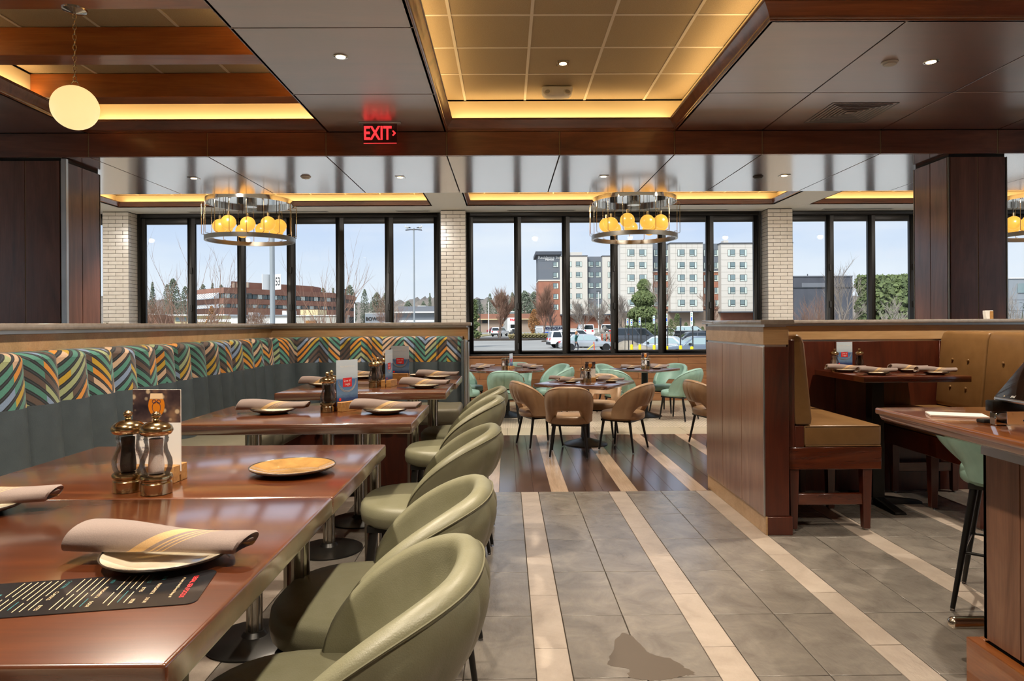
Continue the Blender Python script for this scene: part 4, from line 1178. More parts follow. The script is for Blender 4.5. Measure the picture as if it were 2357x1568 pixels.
# ---------------------------------------------------------------- potted bamboo at the left pier
def leafy(label, loc, n, hgt, spread, seed, lw=.16):
    rnd = random.Random(seed); t = thing('potted_plant', label, 'plant', loc)
    plain('leaf_green_%d' % seed, '34502a', .4, var='4c6b34', vscale=6)
    mk('pot', MB().lathe([(.16, 0), (.2, .4), (.205, .42), (.18, .42), (.17, .36)], 28), 'black_rough', t, sm=40)
    mk('soil', MB().lathe([(.001, .38), (.175, .385)], 20, cap=False), 'joint_dark', t)
    lf = MB()
    lf.add([(0, 0, 0), (lw * .3, .016, .012), (lw * .65, .014, .004), (lw, 0, -.03), (lw * .65, -.014, .004), (lw * .3, -.016, .012)], [(0, 1, 5), (1, 2, 4, 5), (2, 3, 4)])
    src = None
    for k in range(n):
        a = rnd.uniform(0, 2 * PI); p0 = Vector((rnd.uniform(-.1, .1), rnd.uniform(-.1, .1), .38)); h = hgt * rnd.uniform(.6, 1)
        p1 = p0 + Vector((math.cos(a) * spread * .5, math.sin(a) * spread * .5, h * .6)); p2 = p1 + Vector((math.cos(a) * spread * .6, math.sin(a) * spread * .6, h * .4))
        mk('stem', MB().tube([p0, p1, p2], [.009, .007, .003], 6), 'leaf_green_%d' % seed, t, sm=50)
        for q in range(9):
            f = .35 + .65 * q / 8; pp = p0.lerp(p1, f * 2) if f < .5 else p1.lerp(p2, f * 2 - 1)
            if src is None: src = o = mk('leaf', lf, 'leaf_green_%d' % seed, None, sm=60)
            else: o = inst(src)
            o.parent = t; o.location = pp; o.rotation_euler = (rnd.uniform(-.6, .6), rnd.uniform(-.3, .8), rnd.uniform(0, 2 * PI))
    return t
leafy('potted bamboo with drooping leaves by the left brick pier', (-7.35, 11.85, 0), 9, 1.55, .28, 11)
leafy('potted green plant beyond the column on the booth side', (8.95, 11.9, 0), 8, 1.45, .3, 12)

# ================================================================ CEILING FIXTURES
WARM = (1, .86, .68)
def downlight(label, x, y, z, energy, square=False, size=R(100), blend=.6, rad=.05, color=WARM, rot=(0, 0, 0)):
    t = thing('downlight', label, 'downlight', (x, y, z), group='recessed downlights')
    if square:
        mk('trim', MB().box(-.055, -.055, -.006, .055, .055, .004), 'nickel', t, .002, 1)
        mk('lens', MB().lathe([(.033, -.0085), (.033, -.005)], 20), 'lamp_lens', t)
    else:
        mk('trim', MB().lathe([(.036, .003), (.036, -.004), (.05, -.006), (.055, -.003), (.055, .003)], 32), 'nickel', t, sm=40)
        mk('lens', MB().lathe([(.035, -.0065), (.035, -.003)], 20), 'lamp_lens', t)
    light('lamp', 'SPOT', (0, 0, -.03), energy, color, rot, t, spot_size=size, spot_blend=blend, shadow_soft_size=rad)
    return t
DL = 205
downlight('round downlight in the wood soffit before the exit sign', -1.208, 5.03, Z1, DL)
downlight('round downlight in the wood soffit near the black air diffuser', 3.241, 5.166, Z1, DL * 1.5)
downlight('square downlight in the tile coffer by the emergency light', .519, 6.096, 3.812, DL, True)
for x_, lab in ((-3.65, 'over the far side of the banquette column'), (-1.237, 'over the banquette end'), (1.152, 'over the tan chair set'), (3.285, 'over the booth partition corner')):
    downlight('square downlight in the lower soffit ' + lab, x_, 8.02, Z2, DL * .8, True)
for x_, lab in ((-8.5, 'near the far corner'), (-6.2, 'by the potted bamboo pier'), (-3.9, 'before the brick office chandelier'), (-1.6, 'before the middle brick pier'), (.7, 'before the round table'), (3.0, 'before the cornerwise table'), (5.3, 'before the shrub view pier'), (7.6, 'beyond the right column')):  # unseen lamps added to brighten the piers, boards and window-zone ceiling
    t = downlight('added unseen wall washing downlight behind the lower soffit, ' + lab, x_, 9.22, Z3, 250, False, R(120), color=(1, .92, .82), rot=(R(38), 0, 0))
    t['group'] = 'added wall washing downlights'
for x_, y_, lab in ((-1.208, 2.6, 'above the second bar table'), (-1.208, .75, 'above the first bar table'), (3.2, 6.75, 'x'), (.52, 3.0, 'in the tile coffer above the aisle'), (.52, .4, 'in the tile coffer behind the camera'), (3.4, 2.2, 'above the bar counter'), (3.4, -.2, 'above the far bar counter'), (-2.0, -1.6, 'in the back corner'), (5.6, 5.2, 'beyond the booth'), (-6, 4.5, 'beyond the banquette partition'), (-6, 1.0, 'in the back dining room'), (-3.2, .3, 'before the left coffer')):  # invented ceiling lamps outside the view, raising the room's brightness
    if lab == 'x': continue
    z_ = 3.812 if (-.6 < x_ < 6.1 and -1 < y_ < 4.4) else Z1
    downlight('added out-of-view downlight ' + lab, x_, y_, z_, DL * 1.25, z_ > 3.6)
for nm, x_, y_, z_, lab, m_ in (('ceiling_speaker', -2.329, 7.97, Z2, 'flat white round ceiling disc over the banquette back', 'white_paint'), ('ceiling_sensor', 2.993, 8.07, Z2, 'small dark round sensor in the lower soffit', 'black_rough'), ('smoke_detector', 2.929, 5.172, Z1, 'pale round detector in the soffit by the downlight', 'grille')):
    t = thing(nm, lab, 'detector', (x_, y_, z_))
    mk('base', MB().lathe([(.06, 0), (.06, -.006), (.05, -.012)], 32), m_, t, sm=40)
    mk('cover', MB().lathe([(.048, -.012), (.045, -.022), (.02, -.028), (.001, -.029)], 32), m_, t, sm=40)
t = thing('sprinkler_disc', 'white round disc in the tile coffer above the aisle', 'detector', (.62, 4.78, 3.81))
mk('base', MB().lathe([(.07, 0), (.07, -.008)], 32), 'white_paint', t, sm=40); mk('cover', MB().lathe([(.06, -.008), (.05, -.016), (.001, -.018)], 32), 'white_paint', t, sm=40)
# emergency light
t = thing('emergency_light', 'two headed cream emergency light on the tile ceiling', 'emergency light', (.511, 6.72, 3.806))
mk('housing', MB().prism([(-.15, 0), (.15, 0), (.148, -.055), (.12, -.085), (.05, -.095), (-.05, -.095), (-.12, -.085), (-.148, -.055)], -.06, .06, 'y'), 'white_paint', t, .012, 3)
for sx_ in (-1, 1):
    h = mk('lamp_head', MB().lathe([(.036, 0), (.04, .012), (.036, .02)], 28), 'white_paint', t, sm=40, loc=(sx_ * .095, -.055, -.068), rot=(R(62), 0, R(sx_ * 12)))
    mk('lamp_lens_cap', MB().lathe([(.026, .0195), (.022, .023), (.001, .024)], 24), 'grille', h, sm=40)
# diffuser
dv = thing('air_diffuser', 'black square louvred air diffuser in the wood soffit', 'air vent', (3.255, 6.43, Z1))
for k in range(8):
    a = .305 - .036 * k; z0 = -.004 - .0015 * (k % 2); z1_ = .012
    pr = [(a, z0), (a - .009, z0), (a - .03, z1_), (a - .022, z1_)]
    n_ = 4; sq = [(-1, -1), (1, -1), (1, 1), (-1, 1)]
    vs = [(sx_ * r_, sy * r_, z_) for r_, z_ in pr for sx_, sy in sq]
    mk('louvre', MB().add(vs, [(p * 4 + i, p * 4 + (i + 1) % 4, ((p + 1) % 4) * 4 + (i + 1) % 4, ((p + 1) % 4) * 4 + i) for p in range(4) for i in range(4)]), 'louvre_grey', dv)
mk('back_plate', MB().box(-.3, -.3, .012, .3, .3, .018), 'joint_dark', dv)
# exit sign
ex = thing('exit_sign', 'red edge lit EXIT sign hanging from the wood soffit', 'sign', (-1.224, 6.68, Z1))
mk('mount', MB().box(-.205, -.03, -.014, .205, .03, 0), 'alu', ex, .003, 1)
pn = mk('panel', MB().box(-.165, -.004, -.20, .165, .004, -.010), 'exit_acrylic', ex, .006, 2)
text('letters', 'EXIT', .185, 'exit_red', ex, (-.025, -.0055, -.11), (R(90), 0, 0), 0, 'CENTER', (.72, 1, 1), .004)
mk('arrow', MB().add([(.118, -.0055, -.085), (.130, -.0055, -.078), (.155, -.0055, -.105), (.130, -.0055, -.132), (.118, -.0055, -.125), (.136, -.0055, -.105)], [(0, 1, 2, 5), (5, 2, 3, 4)]), 'exit_red', ex)
mk('edge_glow', MB().box(-.16, -.003, -.203, .16, .003, -.2005), 'exit_red', ex)

# globe pendant
gp = thing('globe_pendant', 'cream glass globe pendant on a chain', 'pendant lamp', (-2.85, 4.545, 3.59))
mk('canopy', MB().lathe([(.075, 0), (.072, -.012), (.03, -.024), (.012, -.03)], 32), 'nickel', gp, sm=40)
zc = -.03
ln_src = None; k = 0
while zc > -.475:
    pts = [(.0095 * math.cos(a), 0, .021 * math.sin(a)) for a in (2 * PI * i / 16 for i in range(16))]
    if ln_src is None: ln_src = o = mk('chain_link', MB().tube(pts, .0026, 6, True), 'mill_metal', gp, sm=60)
    else: o = inst(ln_src, gp)
    o.location = (0, 0, zc - .018); o.rotation_euler = (0, 0, R(90 * (k % 2) + 25)); zc -= .0345; k += 1
mk('loop', MB().tube([(.024 * math.cos(a), 0, -.500 + .024 * math.sin(a)) for a in (2 * PI * i / 20 for i in range(20))], .0035, 8, True), 'mill_metal', gp, sm=60)
mk('neck', MB().lathe([(.012, -.518), (.05, -.522), (.056, -.53), (.056, -.545)], 28), 'cove_paint', gp, sm=40)
mk('globe', MB().ball((0, 0, -.655), .143, 40, 24), 'globe_cream', gp, sm=80)

# chandeliers
def chandelier(label, x, y):
    t = thing('chandelier', label, 'chandelier', (x, y, 3.80), group='ring chandeliers')
    rd, rr = .645, .655
    mk('stem', MB().lathe([(.03, 0), (.03, -.40)], 16), 'nickel', t, sm=40)
    mk('canopy', MB().lathe([(.09, 0), (.09, -.02), (.04, -.03)], 28), 'nickel', t, sm=40)
    d = mk('top_drum', MB().lathe([(.001, -.40), (rd, -.40), (rd, -.465), (rd - .012, -.465), (rd - .012, -.412), (.001, -.412)], 72, cap=False), 'chrome', t, sm=30)
    mk('centre_hub', MB().lathe([(.10, -.412), (.10, -.50), (.001, -.50)], 32, cap=False), 'nickel', d, sm=30)
    mk('lower_ring', MB().grid(lambda i, j: [((rr if j in (0, 1) else rr - .035) * math.cos(2 * PI * i / 80), (rr if j in (0, 1) else rr - .035) * math.sin(2 * PI * i / 80), (-1.03 if j in (0, 3) else -.965))][0], 80, 4, True, True), 'alu_dark', t, sm=30)
    rs = None
    for k in range(18):
        a = 2 * PI * (k + .3) / 18
        if rs is None:
            rs = o = mk('rod', MB().tube([(rr - .03, 0, -.455), (rr - .03, 0, -.475), (rr + .028, 0, -.478), (rr + .030, 0, -.50), (rr + .030, 0, -.93), (rr + .028, 0, -.95), (rr - .015, 0, -.953), (rr - .016, 0, -.975)], .0042, 6), 'mill_metal', t, sm=60)
        else: o = inst(rs, t)
        o.rotation_euler = (0, 0, a)
    gs = None
    for k in range(9):
        a = 2 * PI * (k + .15) / 9; q = .43; zg = -.79 - .03 * (k % 2)
        g = mk('globe', MB().ball((q * math.cos(a), q * math.sin(a), zg), .108, 28, 16), 'globe_amber', t, sm=80)
        mk('socket', MB().lathe([(.02, zg + .10), (.02, zg + .16), (.01, zg + .165)], 16, (q * math.cos(a), q * math.sin(a), 0)), 'mill_metal', g, sm=40)
        mk('cord', MB().tube([(q * math.cos(a), q * math.sin(a), zg + .16), (q * math.cos(a), q * math.sin(a), -.412)], .004, 6), 'black_rough', g)
    return t
chandelier('ring chandelier with amber globes in front of the brick office view', -3.92, 10.5)
chandelier('ring chandelier with amber globes in front of the hotel view', 1.975, 10.5)
chandelier('ring chandelier with amber globes beyond the right column', 8.35, 10.5)
# ================================================================ OUTSIDE
GZ = -.9
def OUT(u, v, Y):
    """where a sight line meets the distance Y (metres from the camera)"""
    hor = 745 - .0062 * (u - 1170)
    return ((u - 1166) / 1571 * Y, Y, 1.487 - (v - hor) / 1571 * Y)
def OX(u, Y): return (u - 1166) / 1571 * Y
plain('asphalt', 'a5a29b', .85, var='93908a', vscale=.25, bump=.3, bscale=4)
plain('concrete', 'b9b5ab', .8, var='a9a59a', vscale=1.5)
plain('bounce_concrete', 'd3d0c8', .8, var='c6c3ba', vscale=.8)
plain('mulch', '4a4038', .95, var='38302a', vscale=6)
plain('dry_grass', 'a3926a', .95, var='8a8458', vscale=.6)
plain('kerb_stone', 'c4bfb4', .8)
g = mk('ground', MB().box(-320, -120, GZ - .5, 320, 430, GZ), 'asphalt'); g['kind'] = 'structure'
pt = mk('bounce_paving', MB().box(-70, 13.12, GZ, 70, 33, GZ + .06), 'bounce_concrete'); pt['kind'] = 'structure'; pt['label'] = 'added pale paving outside the windows, bouncing daylight up to the soffits'  # unseen reflector surface, added so the glossy soffits mirror something bright
def patch(nm, pts, h, mat, lab, cat):
    return tag(mk(nm, MB().prism(pts, GZ, GZ + h), mat), lab, cat)
patch('planting_bed', [(-14, 96), (3.0, 96), (9, 101), (13, 108), (-14, 108)], .22, 'mulch', 'dark mulch bed across the car park below the bare trees', 'planting bed')
patch('planting_bed', [(4.5, 88), (12.5, 88), (13.5, 92), (5.5, 92)], .16, 'mulch', 'kerbed mulch island behind the white cars', 'planting bed')
patch('grass_verge', [(-26, 125), (-4.5, 125), (-1.5, 150), (-26, 150)], .12, 'dry_grass', 'pale dry grass verge beyond the mulch bed', 'grass verge')
patch('grass_verge', [(2.5, 128), (12, 128), (12, 142), (3.2, 142)], .12, 'dry_grass', 'dry grass island beside the storage container', 'grass verge')
patch('grass_verge', [(-90, 60), (-16, 60), (-18, 85), (-90, 85)], .12, 'dry_grass', 'dry lawn in front of the brick office', 'grass verge')
patch('planting_bed', [(8, 43), (26, 43), (26, 46.5), (8, 46.5)], .12, 'mulch', 'gravelly bed under the parking sign posts', 'planting bed')
# wooded hillside
rnd = random.Random(4)
plain('woodland', '8b8078', .95, var='6f6a5e', vscale=.5, bump=.8, bscale=1.2)
mb = MB(); nn = 420
for i in range(nn):
    X_ = -300 + 600 * i / (nn - 1)
    hgt = 15.0 + 2 * math.sin(X_ / 40 + 1.2) + 1.0 * math.sin(X_ / 9) + rnd.uniform(-1.2, 1.2)
    mb.v += [(X_, 330, GZ), (X_, 345, hgt * .75), (X_, 380, hgt), (X_, 420, GZ)]
for i in range(nn - 1):
    for j in range(3): mb.f.append((i * 4 + j, (i + 1) * 4 + j, (i + 1) * 4 + j + 1, i * 4 + j + 1))
hs = mk('hillside', mb, 'woodland', sm=70); hs['kind'] = 'structure'; hs['label'] = 'grey brown wooded hillside'

# ---------------------------------------------------------------- trees
plain('bark', '6b5d52', .9); plain('bark_pale', '9a9086', .9); plain('twig_red', '8a6a58', .95); plain('twig_grey', '8d8278', .95)
plain('needles', '56643f', .9, var='717c4c', vscale=2.5); plain('needles_hazed', '6a7360', .95, var='7b8370', vscale=.6); plain('leaf_dry', 'a8794a', .95, var='8f6238', vscale=3)  # distant needles are paler: the haze is put into their colour
def bare_mesh(h, spread, seed, stems=1, dens=1.0, low=.25, rmin=.004):
    r = random.Random(seed); tr, tw = MB(), MB()
    def grow(p, d, ln, rad, lev, mbk):
        pts = [p]; rs = [rad]; q = Vector(p); dd = Vector(d)
        for k in range(3):
            dd = (dd + Vector((r.uniform(-.13, .13), r.uniform(-.13, .13), r.uniform(.0, .10)))).normalized()
            q = q + dd * ln / 3; pts.append(tuple(q)); rs.append(rad * (1 - .27 * (k + 1)))
        mbk.tube(pts, rs, 4 if lev > 1 else 6, cap=False)
        if lev >= 4: return
        nb = int((6 if lev == 0 else 5 if lev < 3 else 4) * dens + r.random())
        for k in range(nb):
            f = (low if lev == 0 else .3) + (1 - (low if lev == 0 else .3)) * (k + r.random()) / nb
            i0 = min(2, int(f * 3)); pp = Vector(pts[i0]).lerp(Vector(pts[i0 + 1]), f * 3 - i0)
            a = r.uniform(0, 2 * PI); lean = spread * r.uniform(.6, 1.2)
            nd = (dd + Vector((math.cos(a) * lean, math.sin(a) * lean, .15))).normalized()
            grow(tuple(pp), nd, ln * r.uniform(.5, .72), max(rad * .5, rmin), lev + 1, tw)
    for s in range(stems):
        a = r.uniform(0, 2 * PI); ln = h * (.52 if stems == 1 else r.uniform(.4, .62))
        d = Vector((math.cos(a) * spread * (.06 if stems == 1 else .55), math.sin(a) * spread * (.06 if stems == 1 else .55), 1)).normalized()
        grow((math.cos(a) * .1 * (stems > 1), math.sin(a) * .1 * (stems > 1), 0), d, ln, h * (.018 if stems == 1 else .006), 0 if stems == 1 else 1, tr)
    return tr, tw
def bare_tree(label, u, vb, vt, Y, seed, spread=.55, stems=1, tw_mat='twig_red', dens=1.0, low=.25, zb=GZ):
    top = OUT(u, vt, Y)[2]; h = (top - zb)
    t = thing('bare_tree', label, 'tree', (OX(u, Y), Y, zb), group='leafless trees outside')
    tr, tw = bare_mesh(h, spread, seed, stems, dens, low, max(.004, Y * .00016))
    zm = max(v[2] for v in tr.v + tw.v); k = h / zm
    tr.move(Matrix.Scale(k, 4)); tw.move(Matrix.Scale(k, 4)) if tw.v else None
    mkraw('trunk', tr, 'bark', t, 60)
    if tw.v: mkraw('twigs', tw, tw_mat, t, 60)
    return t
def foliage(w, h, n, seed, shape, size):
    r = random.Random(seed); mb = MB()
    for k in range(n):
        f = r.random(); z = f * h
        rad = w * shape(f) * math.sqrt(r.random()) ; a = r.uniform(0, 2 * PI)
        c = Vector((rad * math.cos(a), rad * math.sin(a), z)); s = size * r.uniform(.6, 1.3)
        M_ = Euler((r.uniform(0, 6), r.uniform(0, 6), r.uniform(0, 6))).to_matrix()
        b = len(mb.v)
        for p in ((1, 0, -.35), (-.5, .8, -.3), (-.5, -.8, -.3), (0, 0, .9)): mb.v.append(tuple(c + M_ @ Vector(p) * s))
        mb.f += [(b, b + 1, b + 3), (b + 1, b + 2, b + 3), (b + 2, b, b + 3), (b, b + 2, b + 1)]
    return mb
def conifer(name, label, u, vt, Y, wpx, seed, mat='needles', n=4000, shape=None, base=.12, size=None, zb=GZ, lumps=0):
    top = OUT(u, vt, Y)[2]; h = top - zb; w = wpx / 1571 * Y / 2
    t = thing(name, label, 'tree', (OX(u, Y), Y, zb), group='evergreens outside')
    shape = shape or (lambda f: (1 - f) ** .8 + .06)
    fm = foliage(w, h * (1 - base), n, seed, shape, size or w * .085)
    fm.move(Matrix.Translation((0, 0, h * base)))
    mkraw('foliage', fm, mat, t)
    mk('trunk', MB().cone((0, 0, 0), (0, 0, h * .8), max(.1, h * .018), .03, 8), 'bark', t)
    return t
rnd2 = lambda f: max(.12, math.sin(PI * min(1, f * .93 + .07)) ** .6)
# far tree line, one tree each
tl = [(355, 650, 300, 26), (388, 655, 310, 22), (402, 642, 280, 36), (430, 660, 300, 30), (470, 655, 260, 30), (492, 652, 270, 26), (512, 656, 270, 26), (690, 662, 270, 22), (720, 660, 265, 34), (745, 664, 270, 30),
      (768, 663, 280, 22), (806, 657, 265, 36), (840, 666, 275, 22), (868, 674, 290, 34), (890, 672, 290, 30), (990, 675, 220, 18), (975, 694, 200, 22), (940, 694, 230, 30), (1128, 676, 250, 20), (1156, 674, 260, 36), (1180, 674, 280, 34), (1208, 670, 280, 40), (1230, 672, 290, 36), (1100, 690, 280, 30)]
TL = ['hazy evergreen at the first window jamb', 'small hazy evergreen near the reddish thicket', 'tall round hazy evergreen beside the shrub stems', 'low hazy evergreen by the first black mullion', 'hazy evergreen left over the office skylights', 'narrow hazy evergreen above the office roof edge', 'hazy evergreen touching the office penthouse', 'small hazy evergreen just past the penthouse', 'round hazy evergreen behind the office end', 'broad hazy evergreen behind the office end wall',
      'thin hazy evergreen beside the slim dark lamp post', 'large round hazy evergreen above the grey sign wall', 'small hazy evergreen next to the large round one', 'broad hazy evergreen behind the fan of brown stems', 'hazy evergreen meeting the fan of brown stems', 'pointed hazy evergreen over the grey store', 'low round hazy evergreen on the grey store roof line', 'low broad hazy evergreen behind the tall light pole', 'slim hazy evergreen over the strip mall end', 'broad hazy evergreen behind the tall leafless tree', 'broad hazy evergreen behind the box truck', 'hazy evergreen beside the hotel brick corner', 'hazy evergreen partly behind the hotel tower', 'low hazy evergreen next to the window pine']
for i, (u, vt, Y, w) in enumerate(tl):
    conifer('pine_tree', TL[i], u, vt, Y, w, 100 + i, 'needles_hazed', 1100, rnd2 if i % 5 else None, .05, w / 1571 * Y / 2 * .11)['group'] = 'far tree line'
# near evergreens
conifer('pine_tree', 'green pine at the edge of the window beside the brick pier', 1083, 690, 70, 56, 31, 'needles', 3000, lambda f: .5 + .5 * math.sin(f * 14) ** 2 * (1 - f), .2)
conifer('pine_tree', 'broad pine in front of the hotel', 1483, 645, 92, 96, 32, 'needles', 7000, lambda f: (.35 + .65 * abs(math.sin(f * 11 + .5))) * (1 - f) ** .55 + .05, .1)
conifer('pine_tree', 'dense dark pine filling the shrub window', 2060, 636, 42, 150, 33, 'needles', 9000, lambda f: .35 + .65 * math.sin(PI * (f * .8 + .12)), .02, .17)
conifer('pine_tree', 'pine branch top beside the window post of the shrub window', 1995, 634, 40, 44, 34, 'needles', 2200, lambda f: .5 + .5 * abs(math.sin(f * 9)), .25, .11)
for i, (u, vt, Y, w) in enumerate(((1560, 722, 118, 26), (1596, 730, 122, 16), (1580, 742, 112, 18), (1545, 735, 105, 22), (1618, 752, 120, 14))):
    conifer('cypress_shrub', 'upright green shrub against the hotel ground floor', u, vt, Y, w, 60 + i, 'needles', 1000, lambda f: .75 * math.sin(PI * (f * .9 + .08)) ** .5, .0)['group'] = 'hotel shrubs'
# leafless trees
bare_tree('tall leafless tree over the mulch bed, near the box truck', 1147, 777, 652, 104, 1, .50, dens=1.5)
bare_tree('leafless tree in front of the hotel brick corner', 1250, 778, 648, 105, 2, .55, dens=1.5)
bare_tree('thin leafless sapling beside the box truck', 1152, 777, 690, 103, 3, .45)
bare_tree('grey leafless tree beside the storage container', 1271, 775, 690, 108, 4, .6, tw_mat='twig_grey')
bare_tree('bushy leafless tree over the white vans', 1342, 770, 680, 100, 5, .7, tw_mat='twig_grey', dens=1.3)
bare_tree('leafless tree over the rock pile', 1380, 772, 686, 98, 6, .6, tw_mat='twig_grey', dens=1.2)
bare_tree('leafless tree by the dark SUV', 1436, 772, 668, 78, 7, .6, tw_mat='twig_grey', dens=1.25)
bare_tree('tall leafless tree with trunk along the window post', 1517, 800, 612, 58, 8, .42, tw_mat='twig_grey')
bare_tree('fan shaped leafless tree before the hotel bay', 1650, 752, 668, 120, 9, .6, dens=1.3)
bare_tree('many stemmed leafless shrub tree in the first office pane', 432, 745, 528, 27, 21, .55, 9, dens=.5)
bare_tree('many stemmed leafless shrub tree beside the office', 476, 745, 536, 29, 22, .40, 9, dens=.5)
bare_tree('many stemmed leafless shrub tree between the office panes', 748, 745, 520, 28, 23, .42, 10, dens=.55)
bare_tree('fan of brown leafless stems by the grey store', 892, 745, 632, 64, 24, .6, 12, dens=.8)
bare_tree('brown leafless thicket in front of the brick office', 597, 745, 668, 70, 25, .6, 12, dens=.9)
bare_tree('reddish leafless thicket at the edge of the office view', 365, 745, 668, 80, 26, .7, 14, dens=.9)
bare_tree('small leafless tree in front of the concrete block', 707, 745, 690, 50, 27, .55, dens=.8)
bare_tree('reddish leafless shrub in the shrub window', 1873, 745, 655, 45, 28, .55, 14, dens=.9)
bare_tree('pale leafless tree in front of the dark building', 1948, 745, 582, 40, 29, .6, tw_mat='twig_grey', dens=1.0)
bare_tree('pale leafless tree in front of the dense pine', 2058, 745, 672, 34, 30, .75, tw_mat='bark_pale', dens=1.0)
bare_tree('grey leafless shrub at the foot of the dark building', 1905, 745, 680, 48, 40, .7, 10, 'twig_grey', .9)
bare_tree('white barked leafless tree beyond the right column', 2352, 745, 640, 40, 41, .7, tw_mat='bark_pale')
t = conifer('dry_tree', 'small tree with dry orange leaves behind the container', 1230, 712, 122, 34, 42, 'leaf_dry', 1400, lambda f: .9 * math.sin(PI * (f * .85 + .1)), .1)
t = conifer('dry_tree', 'small shrub with dry brown leaves below the office', 490, 705, 40, 40, 43, 'leaf_dry', 900, lambda f: .9 * math.sin(PI * (f * .85 + .1)), .1, .05)
src = None
for i, u in enumerate((1099, 1178, 1205, 1212, 1220, 1227, 1236, 1245, 1254, 1262, 1270)):
    p = OUT(u, 779, 97 if i < 2 else 101)
    if src is None: src = o = mkraw('grass_tuft', foliage(.55, .75, 90, 77, lambda f: .4 + .6 * f, .18), 'dry_grass')
    else: o = inst(src)
    o.location = (p[0], p[1], GZ + .1); tag(o, 'tuft of straw coloured grass on the mulch bed', 'grass tuft', 'grass tufts on the bed')

# ---------------------------------------------------------------- hotel
plain('h_beige', 'cfc9bf', .8); plain('h_grey', '6a7078', .8); plain('h_brick', 'a8735c', .9, var='976552', vscale=.8); plain('h_dark', '4a4f58', .7)
plain('h_frame', '22282c', .6); plain('h_glass', '86979a', .12, var='6f8285', vscale=.3); plain('h_curtain', 'c9d4cc', .6); plain('h_stone', 'a08d7c', .85)
plain('seam', 'b5afa5', .8)
ht = thing('hotel', 'beige, grey and brick hotel across the car park', 'building', (OX(1540, 165), 165, GZ))
HX = OX(1540, 165)
def hbox(nm, u0, u1, v0, v1, Y, dep, mat, par=ht):
    """facade block between two columns and two rows of sight, dep deep"""
    x0, x1 = OX(u0, Y) - HX, OX(u1, Y) - HX
    um = (u0 + u1) / 2
    z1, z0 = OUT(um, v0, Y)[2] - GZ, (OUT(um, v1, Y)[2] - GZ) if v1 is not None else 0
    return mk(nm, MB().box(x0, Y - 165, z0, x1, Y - 165 + dep, z1), mat, par)
def hwin(u0, u1, v0, v1, Y, flip, wall):
    x0, x1 = OX(u0, Y) - HX, OX(u1, Y) - HX; um = (u0 + u1) / 2
    z1, z0 = OUT(um, v0, Y)[2] - GZ, OUT(um, v1, Y)[2] - GZ; y = Y - 165
    f = mk('window', MB().box(x0, y - .06, z0, x1, y + .02, z1), 'h_frame', ht)
    w = x1 - x0; h = z1 - z0
    a, b = (x0 + .06, x0 + w * .30) if flip else (x1 - w * .30, x1 - .06)
    c, d = (x0 + w * .36, x1 - .08) if flip else (x0 + .08, x1 - w * .36)
    mk('pane', MB().box(a, y - .09, z0 + .08, b, y - .05, z1 - .06), 'h_curtain', f)
    mk('pane', MB().box(c, y - .09, z0 + h * .3, d, y - .05, z1 - .06), 'h_glass', f)
    mk('pane', MB().box(c, y - .09, z0 + .08, d, y - .05, z0 + h * .22), 'h_curtain', f)
# right wing
YR = 165
for u0, u1 in ((1429, 1504), (1544.5, 1620), (1662, 1829)):
    b = hbox('beige_block', u0, u1, 559, 717, YR, 16, 'h_beige')
    x0, x1 = OX(u0, YR) - HX, OX(u1, YR) - HX
    for k in range(12):
        v = 569 + 14.3 * (k % 11) if k < 11 else 714
        z = OUT(u0, v, YR)[2] - GZ; mk('panel_joint', MB().box(x0, -.03, z - .03, x1, .0, z + .03), 'seam', b)
    for k in range(1, 6):
        xx = x0 + (x1 - x0) * k / 6; mk('panel_joint', MB().box(xx - .03, -.03, OUT(u0, 717, YR)[2] - GZ, xx + .03, 0, OUT(u0, 559, YR)[2] - GZ), 'seam', b)
    hbox('roof_edge', u0 - .6, u1 + .6, 557.6, 559.3, YR - .3, 16, 'h_dark')
    hbox('canopy_edge', u0, u1, 716.5, 719, YR - .2, 3, 'h_dark')
for u0, u1 in ((1504, 1544.5), (1620, 1662)):
    hbox('grey_bay', u0, u1, 560.5, 624, YR + 2.5, 10, 'h_grey'); hbox('brick_bay', u0, u1, 626, 712, YR + 2.5, 10, 'h_brick'); hbox('band', u0, u1, 624, 626.5, YR + 2.3, 10, 'h_beige')
hbox('ground_floor', 1429, 1660, 716, None, YR + 2.6, 12, 'h_stone'); hbox('ground_floor', 1660, 1829, 716, None, YR + 2.6, 12, 'h_brick')
hbox('roof_unit', 1436, 1510, 554, 560, YR + 5, 5, 'h_beige'); hbox('roof_unit', 1668, 1679, 553, 559, YR + 4, 2, 'h_beige')
for r in range(5):
    v0 = 574 + 28.95 * r
    for u0, fl in ((1445, 1), (1473, 0), (1561, 1), (1589, 0), (1677.5, 1), (1705, 0), (1770, 1), (1800, 0)): hwin(u0, u0 + 16.6, v0, v0 + 15.4, YR, fl, None)
    for u0, fl in ((1506, 1), (1530, 0), (1621.5, 1), (1645.5, 0)): hwin(u0, u0 + 10, v0 + 1, v0 + 16, YR + 2.5, fl, None)
